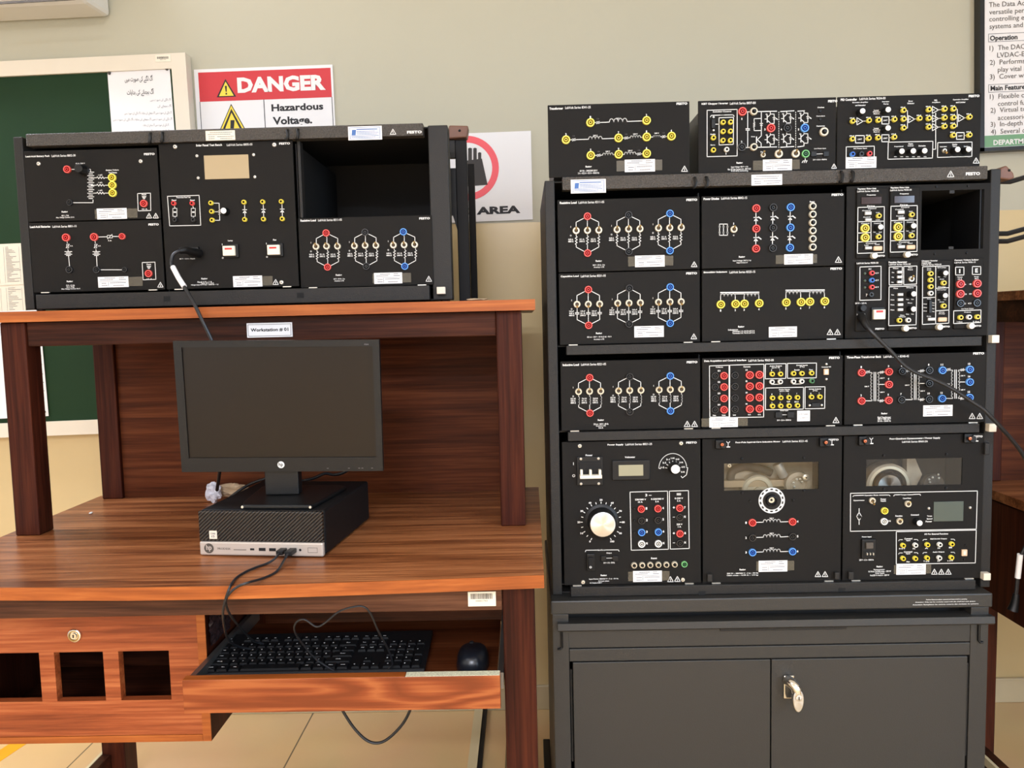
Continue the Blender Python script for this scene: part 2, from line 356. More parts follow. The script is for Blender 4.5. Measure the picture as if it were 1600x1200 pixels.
PX = .00131      # about one photo pixel on the rack fronts, in metres
class Panel:
    """a plug-in module: root Empty > front_panel, housing, printing, jacks, switches, labels"""
    def __init__(s, name, label, cat, X0, X1, Z0, Z1, Y0, depth=.30, group=None, window=None, housing=True, th=.003, bevel=.0012):
        s.Y = Y0; s.X0, s.X1, s.Z0, s.Z1 = X0, X1, Z0, Z1
        s.root = empty(name, ((X0+X1)/2, Y0+.01, Z0), label, cat, group)
        m = MB()
        if window:
            a, b, c, d = window      # x0,x1,z0,z1
            m.box(X0, a, Y0, Y0+th, Z0, Z1, 'panel'); m.box(b, X1, Y0, Y0+th, Z0, Z1, 'panel')
            m.box(a, b, Y0, Y0+th, Z0, c, 'panel'); m.box(a, b, Y0, Y0+th, d, Z1, 'panel')
            m.build('front_panel', s.root)
        else:
            m.box(X0, X1, Y0, Y0+th, Z0, Z1, 'panel').build('front_panel', s.root, bevel=bevel)
        if housing:
            h = MB(); x0, x1, z0, z1 = X0+.012, X1-.012, Z0+.008, Z1-.010; y0, y1 = Y0+th+.0005, Y0+depth; t = .0015
            if window:
                h.box(x0, x0+t, y0, y1, z0, z1, 'dark'); h.box(x1-t, x1, y0, y1, z0, z1, 'dark'); h.box(x0, x1, y0, y1, z0, z0+t, 'dark'); h.box(x0, x1, y0, y1, z1-t, z1, 'dark'); h.box(x0, x1, y1-t, y1, z0, z1, 'dark')
            else: h.box(x0, x1, y0, y1, z0, z1, 'case')
            h.build('housing', s.root)
        s.pr = MB()
    def crop(s, ox, oy, sc): s.ox, s.oy, s.sc = ox, oy, sc; return s
    def pt(s, x, y, d=0): return atY(s.ox+x/s.sc, s.oy+y/s.sc, s.Y-d)
    def xz(s, x, y): p = s.pt(x, y); return (p.x, p.z)
    def L(s, *pts, w=PX, m='white'): s.pr.ribbon([s.xz(*p) for p in pts], w, s.Y-.0004, m); return s
    def T(s, t, x, y, wd, h, bold=.02, m='white', d=.0004):
        a = s.xz(x-wd/2, y); b = s.xz(x+wd/2, y); hh = h/s.sc*PX
        zc = (a[1]+b[1])/2
        s.pr.text(t, a[0], b[0], zc-hh/2, zc+hh/2, s.Y-d, m, bold); return s
    def title(s, t1, xa, xb, y1, t2, xc, xd, y2, fx0, fx1, fy, h=None):
        h = h or 3.6*s.sc
        s.T(t1, (xa+xb)/2, y1, xb-xa, h, .035); s.T(t2, (xc+xd)/2, y2, xd-xc, h, .012); s.T('FESTO', (fx0+fx1)/2, fy, fx1-fx0, h*.98, .045)
    def rating(s, x, y, *lines):
        s.T('Rating', x, y, 9.5*s.sc, 3.6*s.sc, .03)
        for (t, xa, xb, yy) in lines: s.T(t, (xa+xb)/2, yy, xb-xa, 2.7*s.sc, .02)
    def part(s, name, data, x, y, d=0, label=None): return put(name, data, s.pt(x, y, d), s.root, label)
    def J(s, x, y, col, r=.0076): return s.part('banana_jack', jack_data(col, r), x, y)
    def mini(s, x, y, col='yel'): return s.part('signal_jack', mini_data(col), x, y, .002)
    def sw(s, x, y, up=1, r=.0072):
        o = s.part('toggle_switch', toggle_data(r), x, y); put('lever', lever_data(up), s.pt(x, y, .003), o); return o
    def btn(s, x, y, r=.0068):
        o = s.part('reset_breaker', button_data(r), x, y); put('button', DATA[('btnc', r)], s.pt(x, y), o); return o
    def knob(s, x, y, r=.0062, h=.016, face='cap'):
        p = s.pt(x, y, h); p.y = s.Y
        o = put('rotary_knob', knob_data(r, h, face), p, s.root); put('knob_cap', DATA[('kc', r, h, face)], p, o); return o
    def screw(s, x, y, r=.0035, m='screw'): return s.part('screw', screw_data(r, m), x, y)
    def rect(s, x0, y0, x1, y1, w=PX):
        return s.L((x0, y0), (x1, y0), (x1, y1), (x0, y1), (x0, y0), w=w)
    def quad(s, a, b, c, d, w=PX): return s.L(a, b, c, d, a, w=w)
    def block(s, name, x0, y0, x1, y1, d0, d1, m, bevel=.0008, label=None, parent=None):
        a = s.xz(x0, y1); b = s.xz(x1, y0)
        return MB().box(a[0], b[0], s.Y-d1, s.Y-d0, a[1], b[1], m).build(name, parent or s.root, label, bevel=bevel)
    def tri(s, x, y, size=6):
        q = size*s.sc/2
        s.L((x-q, y+q*.85), (x+q, y+q*.85), (x, y-q*.95), (x-q, y+q*.85), w=PX*.95)
        s.L((x, y-q*.25), (x-q*.12, y+q*.15), (x+q*.14, y+q*.2), (x, y+q*.62), w=PX*.8)
    def zig(s, x0, y0, x1, y1, n=4, amp=8):
        """resistor zigzag between two points"""
        dx, dy = x1-x0, y1-y0; ln = math.hypot(dx, dy); ux, uy = dx/ln, dy/ln; nx, ny = -uy, ux
        pts = [(x0, y0)]
        for i in range(2*n):
            t = (i+.5)/(2*n); sg = 1 if i % 2 else -1
            pts.append((x0+dx*t+nx*amp*sg, y0+dy*t+ny*amp*sg))
        s.L(*pts, (x1, y1))
    def coil(s, x0, y0, x1, y1, n=4, side=-1, amp=None):
        dx, dy = x1-x0, y1-y0; ln = math.hypot(dx, dy); ux, uy = dx/ln, dy/ln; nx, ny = -uy, ux; r = ln/(2*n); amp = amp or r*1.5
        pts = []
        for i in range(n):
            c = (2*i+1)/(2*n)
            for k in range(7):
                a = math.pi*k/6
                t = c*ln-r*math.cos(a); hgt = amp*math.sin(a)*side
                pts.append((x0+ux*t+nx*hgt, y0+uy*t+ny*hgt))
        s.L(*pts)
    def var(s, x, y, horizontal=True, q=2.4):
        """protection element: small box with a slash"""
        q *= s.sc
        a, b = (q, q*.5) if horizontal else (q*.5, q)
        s.rect(x-a, y-b, x+a, y+b, PX*.8); s.L((x-q*.9, y+q*.9), (x+q*.9, y-q*.9), w=PX*.8)
    def capa(s, x, y, q=2.6):
        q *= s.sc; s.L((x-q, y-q*.35), (x+q, y-q*.35)); s.L((x-q, y+q*.35), (x+q, y+q*.35))
    def diode(s, x, y, q=2.7, m='white'):
        q *= s.sc
        p = [s.pt(x-q, y+q*.8), s.pt(x+q, y+q*.8), s.pt(x, y-q*.7)]
        s.pr.add([(a.x, s.Y-.0004, a.z) for a in p], [(0, 1, 2)], 'white'); s.L((x-q, y-q*.8), (x+q, y-q*.8))
    def label(s, x0, y0, x1, y1, tl=None, tr=None, name='asset_label'):
        a = s.xz(x0, y1); b = s.xz(x1, y0)
        o = MB().box(a[0], b[0], s.Y-.0012, s.Y-.0006, a[1], b[1], 'paper').build(name, s.root)
        t = MB(); W = b[0]-a[0]; H = b[1]-a[1]; y = s.Y-.0014
        def dash(u0, u1, v, n):
            q = u0
            while q < u1-.02:
                e = min(u1, q+random.uniform(.03, .07)); t.ribbon([(a[0]+W*q, a[1]+H*v), (a[0]+W*e, a[1]+H*v)], H*.055, y, 'greyink'); q = e+.018
        dash(.22, .58, .88, 6); dash(.7, .86, .88, 3); dash(.08, .5, .72, 6); dash(.7, .92, .72, 3); dash(.12, .3, .38, 4); dash(.4, .93, .42, 8); dash(.12, .3, .18, 3); dash(.5, .84, .16, 6)
        t.ribbon([(a[0]+W*.34, a[1]+H*.1), (a[0]+W*.34, a[1]+H*.5)], H*.03, y, 'greyink'); t.ribbon([(a[0]+W*.05, a[1]+H*.55), (a[0]+W*.95, a[1]+H*.56)], H*.03, y, 'greyink')
        t.build('printing', o)
        if tl is not None or tr is not None:
            ta = s.xz(tl if tl is not None else x0, 0)[0]; tb = s.xz(tr if tr is not None else x1, 0)[0]
            MB().box(ta, tb, s.Y-.0006, s.Y-.0005, a[1]+H*.08, b[1]-H*.06, 'tape').build('clear_tape', o)
        return o
    def clips(s):
        for x in (s.X0+.018, s.X1-.034): MB().box(x, x+.018, s.Y-.0030, s.Y+.0005, s.Z0-.0012, s.Z0+.0006, 'screw').build('bottom_clip', s.root)
    def done(s):
        if s.pr.v: s.pr.build('printing', s.root)
        return s.root

# ================================================================== SETTING
WALL_Y = 2.285; XL, XR, YB, ZC = -2.6, 2.62, -6.0, 2.78; PAINT = 1.475
def struct(o): o['kind'] = 'structure'; return o
wu = mat('wall_upper_paint', (187, 181, 159), .6, vary=.025, vscale=1.5)
wl = mat('wall_lower_gloss_paint', (212, 187, 138), .22, vary=.03, vscale=1.5)
wo = mat('other_walls_paint', (216, 212, 204), .6, vary=.02, vscale=1.5)
def wall(name, x0, x1, y0, y1):
    q = name == 'wall_back'; b = MB(); b.box(x0, x1, y0, y1, 0, PAINT, wl if q else wo); b.box(x0, x1, y0, y1, PAINT, ZC, wu if q else wo); return struct(b.build(name))
wall('wall_back', XL, XR, WALL_Y, WALL_Y+.12)
wall('wall_left', XL-.12, XL, YB, WALL_Y); wall('wall_front', XL, XR, YB-.12, YB)
b = MB()     # right wall with a window opening beside the camera
WY0, WY1, WZ0, WZ1 = -2.15, -.25, .95, 2.3
for (y0, y1, z0, z1) in [(YB, WY0, 0, ZC), (WY1, WALL_Y, 0, ZC), (WY0, WY1, 0, WZ0), (WY0, WY1, WZ1, ZC)]:
    b.box(XR, XR+.12, y0, y1, z0, z1, wo)
struct(b.build('wall_right'))
b = MB(); t = .04
b.box(XR+.03, XR+.09, WY0, WY1, WZ0, WZ0+t, 'frame'); b.box(XR+.03, XR+.09, WY0, WY1, WZ1-t, WZ1, 'frame')
for y in (WY0, (WY0+WY1)/2-t/2, WY1-t): b.box(XR+.03, XR+.09, y, y+t, WZ0+t, WZ1-t, 'frame')
b.box(XR+.055, XR+.06, WY0+t, WY1-t, WZ0+t, WZ1-t, mat('window_glass', (255, 255, 255), 0, trans=1))
struct(b.build('window_1'))
cm = mat('ceiling_white', (232, 231, 228), .8); struct(MB().box(XL-.12, XR+.12, YB-.12, WALL_Y+.12, ZC, ZC+.1, cm).build('ceiling'))
# floor tiles with grout lines
fm = mat('floor_tile', (214, 192, 150), .35); nt = fm.node_tree; bs = nt.nodes['Principled BSDF']
tc = nt.nodes.new('ShaderNodeTexCoord'); mp = nt.nodes.new('ShaderNodeMapping'); br = nt.nodes.new('ShaderNodeTexBrick'); n1 = nt.nodes.new('ShaderNodeTexNoise')
br.offset = 0; br.inputs['Scale'].default_value = 1; br.inputs['Brick Width'].default_value = .6; br.inputs['Row Height'].default_value = .6
br.inputs['Mortar Size'].default_value = .0022; br.inputs['Mortar'].default_value = rgb(120, 102, 76)
br.inputs['Color1'].default_value = rgb(234, 197, 142); br.inputs['Color2'].default_value = rgb(230, 192, 138)
mp.inputs['Location'].default_value = (.672, .0, 0); n1.inputs['Scale'].default_value = 3; n1.inputs['Detail'].default_value = 6
mx = nt.nodes.new('ShaderNodeMix'); mx.data_type = 'RGBA'; mx.blend_type = 'MULTIPLY'; mx.inputs['Factor'].default_value = .25
for a, c in ((tc.outputs['Object'], mp.inputs[0]), (mp.outputs[0], br.inputs['Vector']), (tc.outputs['Object'], n1.inputs['Vector']), (br.outputs['Color'], mx.inputs['A']), (n1.outputs['Color'], mx.inputs['B']), (mx.outputs['Result'], bs.inputs['Base Color'])): nt.links.new(a, c)
struct(MB().box(XL-.12, XR+.12, YB-.12, WALL_Y+.12, -.1, 0, fm).build('floor', origin=(0, 0, -.1)))
struct(MB().box(XL, XR, WALL_Y-.012, WALL_Y, 0, .075, 'skirt').build('baseboard_back', bevel=.002))
# raised cable trunking on the floor and yellow floor tape
MBt = MB().box(-.172, -.147, .9, 2.27, 0, .022, 'trunk'); MBt.box(-.1468, -.135, .9, 2.27, 0, .016, 'dark')
tag(MBt.build('cable_trunking'), 'narrow beige cable trunking strip running along the floor under the desk', 'trunking')
tp = [atZ(0, 1172, .0), atZ(29, 1153, .0), atZ(52, 1153, .0), atZ(0, 1200, .0)]
d0 = (tp[1]-tp[0]).normalized()
a, b2 = tp[0]-d0*1.2, tp[1]+d0*.05; nn = Vector((-d0.y, d0.x, 0))*-.05
tag(MB().prism([a, a+nn, b2+nn, b2], (0, 0, .0008), 'tapeY').build('floor_tape'), 'yellow marking tape stuck on the floor left of the desk', 'tape')

# ================================================================== DESK
def build_desk(ox, label, full):
    R = empty('computer_desk', (ox-.53, 1.6, 0), label, 'desk')
    bx = lambda x0, x1, y0, y1, z0, z1, m, T=None: MB().box(x0+ox, x1+ox, y0, y1, z0, z1, m)
    ZD = .761
    # desktop with a slightly bowed front edge
    edge = [(-1.105, 1.262), (-.886, 1.249), (-.664, 1.237), (-.472, 1.2355), (-.282, 1.2445), (-.134, 1.2525), (.026, 1.2625)]
    pts = [(x+ox, y+.0022, ZD) for x, y in edge]+[(.031+ox, 1.955, ZD), (-1.105+ox, 1.955, ZD)]
    MB().prism(list(reversed(pts)), (0, 0, -.022), 'wtop').build('desktop', R)
    e = MB()
    for (p, q) in zip(edge[:-1], edge[1:]):
        e.add([(p[0]+ox, p[1], ZD-.022), (q[0]+ox, q[1], ZD-.022), (q[0]+ox, q[1], ZD), (p[0]+ox, p[1], ZD), (p[0]+ox, p[1]+.002, ZD-.022), (q[0]+ox, q[1]+.002, ZD-.022), (q[0]+ox, q[1]+.002, ZD), (p[0]+ox, p[1]+.002, ZD)],
              [(0, 1, 2, 3), (3, 2, 6, 7), (0, 4, 5, 1)], 'wedge')
    e.build('edge_band', R, 'orange edge band along the desktop front')
    # hutch
    for (x, y) in [(-1.078, 1.577), (-.055, 1.577), (-1.078, 1.913), (-.055, 1.913)]:
        bx(x, x+.052, y, y+.05, ZD, 1.2085, 'wpost').build('post', R, bevel=.003)
    bx(-1.026, -.055, 1.583, 1.605, 1.158, 1.2085, 'wdark').build('shelf_rail', R, bevel=.002)
    bx(-1.026, -.055, 1.925, 1.94, ZD, 1.2085, 'wback').build('back_panel', R)
    bx(-1.078, -1.03, 1.627, 1.913, 1.158, 1.2085, 'wdark').build('shelf_rail', R); bx(-.05, -.005, 1.627, 1.913, 1.158, 1.2085, 'wdark').build('shelf_rail', R)
    bx(-1.086, .025, 1.558, 2.06, 1.2085, 1.230, 'wtop').build('shelf', R, bevel=.001)
    bx(-1.086, .0255, 1.5555, 1.558, 1.2085, 1.230, 'wedge').build('edge_band', R, 'orange edge band along the shelf front')
    # under frame
    bx(-1.085, -.047, 1.300, 1.322, .688, .739, 'wapron').build('apron', R, bevel=.0015)
    bx(-.046, .010, 1.300, 1.352, 0, .739, 'wpost').build('leg', R, bevel=.003)
    bx(-.046, .010, 1.86, 1.912, 0, .739, 'wpost').build('leg', R, bevel=.003)
    bx(-1.190, -1.112, 2.06, 2.12, 0, .739, 'wpost') if False else None
    bx(-1.105, -1.045, 1.88, 1.94, 0, .739, 'wpost').build('leg', R, bevel=.003)
    bx(-1.104, -1.070, 1.403, 1.435, 0, .405, 'wpost').build('leg', R, bevel=.003)
    bx(-1.104, -1.08, 1.41, 1.88, .04, .105, 'wdark').build('stretcher', R, bevel=.002); bx(-1.112, -1.1045, 1.41, 1.90, .085, .105, 'trunk').build('edge_band', R, 'pale edge strip on the side stretcher')
    bx(-.04, .005, 1.352, 1.86, .69, .739, 'wdark').build('apron', R)
    # drawer cabinet: carcass, pierced door, lock
    cy = 1.400; cx1 = atY(322.5, 1000, cy).x; cx0 = -1.10; cz0 = atY(320, 1157, cy).z + (0 if full else .068); cz1 = .735; cb = 1.72 if full else 1.86
    c = MB(); O = ox
    c.box(cx1-.016+O, cx1+O, cy, cb, cz0, cz1, 'wpost'); c.box(cx0+O, cx0+.016+O, cy, cb, cz0, cz1, 'wpost')
    c.box(cx0+.016+O, cx1-.016+O, cy+.004, cb, cz0, cz0+.012, 'wdark'); c.box(cx0+.016+O, cx1-.016+O, cb-.015, cb, cz0+.012, cz1, 'wdark'); c.box(cx0+.016+O, cx1-.016+O, cy+.03, cb-.015, cz1-.012, cz1, 'wdark')
    cab = c.build('drawer_cabinet', R)
    e = MB(); e.box(cx1-.016+O, cx1+O, cy-.0025, cy, cz0, cz1, 'wedge'); e.box(cx0+O, cx1-.0165+O, cy-.0025, cy, cz0, cz0+.013, 'wedge'); e.build('edge_band', cab)
    dz0, dz1 = cz0+.0135, cz1-.001
    holes = []
    for (px0, px1) in ((-12, 61), (90, 161), (190, 264)):
        a = atY(px0, 1094, cy); bb = atY(px1, 1018, cy); holes.append((a.x, bb.x))
    hz0 = atY(120, 1095, cy).z; hz1 = atY(120, 1018.5, cy).z
    dr = MB(); xs = [cx0+.017]+[q for h in holes for q in h]+[cx1-.0165]
    dr.box(xs[0]+O, xs[-1]+O, cy-.001, cy+.016, dz0, hz0, 'wfront'); dr.box(xs[0]+O, xs[-1]+O, cy-.001, cy+.016, hz1, dz1, 'wfront')
    for k in range(0, len(xs), 2): dr.box(xs[k]+O, xs[k+1]+O, cy-.001, cy+.016, hz0, hz1, 'wfront')
    door = dr.build('door', cab)
    if not full: return R
    lp = atY(117, 992.5, cy-.002)
    MB().lathe(lp, [(.0125, 0), (.0125, .003), (.0105, .0045), (.008, .0045), (.0078, .003), (.0062, .003), (.006, .0055)], ['chrome', 'chrome', 'brass', 'hole', 'chrome', 'chrome', 'chrome'], 26).build('lock', door, 'round chrome cabinet lock', smooth=True)
    MB().box(lp.x-.0009, lp.x+.0009, lp.y-.0062, lp.y-.0054, lp.z-.003, lp.z+.003, 'hole').build('keyhole', door)
    # peeling laminate film on the cabinet side
    g = MB(); n = 14
    vs = [(cx1+O+.002+.006*noise.noise(Vector((i*1.7, j*1.9, 3)))+.004, cy+.005+i*.0075, atY(330, 1012, cy).z+j*.0062+.003*noise.noise(Vector((i, j, 9)))) for i in range(n) for j in range(n)]
    g.add(vs, [(i*n+j, (i+1)*n+j, (i+1)*n+j+1, i*n+j+1) for i in range(n-1) for j in range(n-1)], 'peel').build('peeling_film', cab, 'crinkled dark peeling laminate film')
    # keyboard tray
    tray = bx(-.596, -.062, 1.3005, 1.62, .530, .545, 'wback').build('keyboard_tray', R)
    fz0, fz1 = .5195, .5795
    fr = bx(-.6045, -.053, 1.282, 1.300, fz0, fz1, 'wtray').build('tray_front', tray, bevel=.0012)
    bx(-.6045, -.218, 1.2822, 1.2998, fz1, fz1+.0006, 'wedge').build('edge_band', tray)
    bx(-.2165, -.0535, 1.2823, 1.2997, fz1, fz1+.0005, 'chip').build('exposed_chipboard', tray, 'chipped pale edge where the band has come off')
    for x in (-.603, -.0575): bx(x, x+.010, 1.302, 1.64, .546, .575, 'steel').build('runner', tray)
    bx(-.65, -.05, 1.7225, 1.7375, .50, .739, 'wdark').build('modesty_panel', R)
    # labels stuck on the wood
    a = atY(386.5, 527, 1.5825); c2 = atY(456.5, 503.5, 1.5825)
    lb = MB().box(a.x, c2.x, 1.5812, 1.5825, a.z-.001, c2.z, 'paper').build('name_sticker', R, 'white sticker with the workstation number', bevel=.0004)
    t = MB(); t.text('Workstation # 01', a.x+.008, c2.x-.008, a.z+.0105, c2.z-.0105, 1.5809, 'ink', .035)
    t.ribbon([(a.x+.003, a.z+.002), (c2.x-.003, a.z+.002), (c2.x-.003, c2.z-.003), (a.x+.003, c2.z-.003), (a.x+.003, a.z+.002)], .0008, 1.5809, 'ink'); t.build('printing', lb)
    a = atY(731.5, 947.5, 1.2995); c2 = atY(774.5, 924, 1.2995)
    lb = MB().box(a.x, c2.x, 1.2987, 1.2998, a.z, c2.z, 'cream').build('barcode_sticker', R, 'white barcode sticker', bevel=.0004)
    barcode(a.x+.005, c2.x-.005, a.z+.013, c2.z-.003, 1.2985).build('barcode', lb)
    return R
def barcode(x0, x1, z0, z1, y):
    t = MB(); x = x0
    while x < x1-.0006:
        w_ = random.choice((.0005, .0008, .0011)); t.add([(x, y, z0), (x+w_, y, z0), (x+w_, y, z1), (x, y, z1)], [(0, 1, 2, 3)], 'ink'); x += w_+random.choice((.0005, .0008))
    h = (z1-z0)*.3
    t.text('00001743', x0+(x1-x0)*.22, x1-(x1-x0)*.25, z0-h*1.6, z0-h*.6, y, 'ink', .0)
    return t
desk = build_desk(0, 'brown wooden computer desk with a hutch shelf carrying the smaller equipment rack', True)
build_desk(2.21, 'dark brown desk at the right edge beyond the tall equipment rack', False)

# ================================================================== EQUIPMENT RACKS
def white_latch(parent, px0, py0, px1, py1, Y):
    a = atY(px0, py1, Y); b = atY(px1, py0, Y)
    l = MB().box(a.x, b.x, Y, Y+.014, a.z, b.z, 'frame').build('latch', parent, 'small white square latch', bevel=.001)
    return l
def hook(parent, px, py, Y):
    p = atY(px, py, Y)
    MB().tube([(p.x, Y, p.z+.010), (p.x, Y-.004, p.z+.008), (p.x+.001, Y-.006, p.z), (p.x-.001, Y-.005, p.z-.009), (p.x-.003, Y-.001, p.z-.010)], .0030, 'black', 6).build('hook', parent, smooth=True)
def big_tri(mb, px, py, q, Y):
    p = atY(px, py, Y); q = q*PX
    mb.ribbon([(p.x-q, p.z-q*.85), (p.x+q, p.z-q*.85), (p.x, p.z+q*.95), (p.x-q, p.z-q*.85)], PX, Y, 'white')
    mb.ribbon([(p.x, p.z+q*.3), (p.x-q*.1, p.z-q*.1), (p.x+q*.1, p.z-q*.15), (p.x, p.z-q*.6)], PX*.9, Y, 'white')
def blue_label(parent, px0, py0, px1, py1, Y):
    a = atY(px0, py1, Y); c = atY(px1, py0, Y); W = c.x-a.x; H = c.z-a.z
    o = MB().box(a.x, c.x, Y-.0008, Y-.0001, a.z, c.z, 'paper').build('supplier_sticker', parent, 'white and blue supplier sticker', bevel=.0003)
    t = MB(); y = Y-.001
    t.ribbon([(a.x+W*.06, a.z+H*.1), (a.x+W*.94, a.z+H*.1), (a.x+W*.94, a.z+H*.9), (a.x+W*.06, a.z+H*.9), (a.x+W*.06, a.z+H*.1)], H*.03, y, 'blueink')
    t.add([(a.x+W*.1, y, a.z+H*.35), (a.x+W*.22, y, a.z+H*.35), (a.x+W*.24, y, a.z+H*.75), (a.x+W*.12, y, a.z+H*.75)], [(0, 1, 2, 3)], 'blueink')
    for (u0, u1, v, hh) in ((.26, .86, .77, .07), (.26, .8, .62, .04), (.26, .9, .52, .04), (.26, .86, .42, .04), (.1, .9, .3, .04), (.1, .8, .2, .04)):
        q = u0
        while q < u1:
            e = min(u1, q+random.uniform(.03, .08)); t.ribbon([(a.x+W*q, a.z+H*v), (a.x+W*e, a.z+H*v)], H*hh, y, 'blueink'); q = e+.015
    t.build('printing', o)
def plain_label(parent, px0, py0, px1, py1, Y, m='paper'):
    a = atY(px0, py1, Y); c = atY(px1, py0, Y); W = c.x-a.x; H = c.z-a.z
    o = MB().box(a.x, c.x, Y-.0008, Y-.0001, a.z, c.z, m).build('asset_label', parent)
    t = MB(); y = Y-.001
    for (u0, u1, v) in ((.15, .9, .82), (.08, .85, .62), (.1, .3, .38), (.4, .95, .38), (.1, .3, .18), (.5, .9, .18)):
        q = u0
        while q < u1:
            e = min(u1, q+random.uniform(.03, .07)); t.ribbon([(a.x+W*q, a.z+H*v), (a.x+W*e, a.z+H*v)], H*.06, y, 'greyink'); q = e+.02
    t.build('printing', o)
def shell(R, x0, x1, y0, y1, z0, z1, t=.003, fl=.0):
    sd = y0+.042 if fl else y1     # the small rack is an open frame: shallow posts with thin liners behind
    MB().box(x0, x0+.020, y0, sd, z0, z1, 'rack').build('side_post' if fl else 'side_panel', R, bevel=.002)
    MB().box(x1-.020-fl, x1, y0, sd, z0, z1, 'rack').build('side_post' if fl else 'side_panel', R, bevel=.002)
    if fl:
        MB().box(x0+.0185, x0+.020, sd, y1, z0, z1, 'dark').build('side_liner', R); MB().box(x1-.020-fl-.0003, x1-.0185-fl, sd, y1, z0, z1, 'dark').build('side_liner', R)
    MB().box(x0+.0205, x1-.0205-fl, y0+.012, y1, z1-t, z1, 'dark').build('top_panel', R)
    MB().box(x0+.0205, x1-.0205-fl, y0+.012, y1, z0, z0+t, 'rack').build('bottom_panel', R)
    MB().box(x0+.0205, x1-.0205-fl, y1-t, y1, z0+t, z1-t, 'dark').build('back_panel', R)
# ---- small rack on the desk shelf
YL = 1.660
RL = empty('equipment_rack', (-.61, 1.86, 1.236), 'smaller grey equipment rack standing on the wooden desk shelf', 'equipment rack')
shell(RL, -1.078, -.150, YL+.004, 2.04, 1.2365, 1.6035, fl=.022)
for (x, y) in ((-1.06, 1.69), (-.17, 1.69), (-1.06, 2.0), (-.17, 2.0)):
    MB().lathe((x, y, 1.2365), [(.009, 0), (.008, .0063)], 'black', 12, axis=(0, 0, -1)).build('foot', RL)
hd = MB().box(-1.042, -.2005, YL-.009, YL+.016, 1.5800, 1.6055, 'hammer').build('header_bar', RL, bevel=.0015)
MB().box(-1.0435, -.1975, YL-.012, YL+.016, 1.2365, 1.2675, 'rack').build('bottom_bar', RL, bevel=.0015)
MB().box(-1.055, -.195, YL+.03, 2.03, 1.2635, 1.2665, 'dark').build('shelf_plate', RL)
for x in (-.477, -.767): MB().box(x+.0005, x+.0025, YL+.012, 2.02, 1.268, 1.5745, 'dark').build('divider', RL)
YH = YL-.009
for (px, py) in ((236, 216), (255, 215), (450, 211), (466, 210)): hook(hd, px, py, YH)
plain_label(hd, 322, 203.5, 367, 220, YH, 'cream')
t = MB(); p0 = atY(636, 208, YH-.0004); p1 = atY(659, 203.5, YH-.0004); t.text('FESTO', p0.x, p1.x, p0.z-.001, p0.z+.0046, YH-.0004, 'white', .045); big_tri(t, 614, 206, 4.6, YH-.0004); t.build('printing', hd)
blue_label(RL, 544.5, 196.5, 596.5, 219.5, YH)
for (px, py) in ((262, 467), (470, 461.5)):
    p = atY(px, py, YH); MB().box(p.x-.007, p.x+.007, YL-.0128, YL-.0115, p.z-.0055, p.z+.0055, 'hole').build('slot', RL)
MB().box(-.472, -.4655, YL+.008, YL+.030, 1.4180, 1.5795, 'rack').build('guide_rail', RL, bevel=.001)
white_latch(RL, 682.5, 448, 695.5, 459.5, YL-.012)
# ---- tall rack standing on the grey cabinet
YR = 1.580; GX = .0748; GW = .29; PW = .286
RR = empty('equipment_rack', (.506, 1.8, .6), 'tall dark grey equipment rack filled with modules on the steel cabinet', 'equipment rack')
shell(RR, .0500, .9630, YR+.004, 1.99, .6100, 1.4680)
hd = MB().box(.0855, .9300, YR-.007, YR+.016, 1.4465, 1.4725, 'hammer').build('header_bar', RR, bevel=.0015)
for (z0, z1) in ((1.1155, 1.1350), (.9385, .9572), (.6105, .6310)):
    MB().box(.0875, .9250, YR-.010, YR+.016, z0 if z0 > .62 else .5985+.012, z1-.0005, 'rack').build('shelf_bar', RR, bevel=.0012)
    MB().box(.0705, .9425, YR+.0165, 1.985, z1-.0035, z1-.0008, 'dark').build('shelf_plate', RR)
for k in (1, 2):
    for (z0, z1) in ((1.1365, 1.44), (.9585, 1.1115)):
        MB().box(GX+GW*k-.0030, GX+GW*k-.0010, YR+.020, 1.98, z0, z1-.002, 'dark').build('divider', RR)
YH = YR-.007
for (px, py) in ((1085.5, 286), (1103.5, 285), (1314, 276.5), (1331, 275.5)): hook(hd, px, py, YH)
plain_label(hd, 1174, 272, 1222, 290, YH)
t = MB(); p0 = atY(1509, 275, YH-.0004); p1 = atY(1531.5, 268, YH-.0004); t.text('FESTO', p0.x, p1.x, p0.z+.001, p0.z+.0072, YH-.0004, 'white', .045); big_tri(t, 1485.5, 272, 5, YH-.0004); t.build('printing', hd)
blue_label(RR, 892, 279.5, 946.5, 302.5, YH)
for (px, py) in ((1096, 925.5), (1314, 920.5)):
    p = atY(px, py, YH+.002); MB().box(p.x-.007, p.x+.007, YR-.0106, YR-.0098, p.z-.0045, p.z+.0045, 'hole').build('slot', RR)
for q in ((1550, 523.5, 1562, 536), (1545.5, 662.5, 1557.5, 675), (1537, 896, 1548.5, 907)): white_latch(RR, *q, YR-.012)
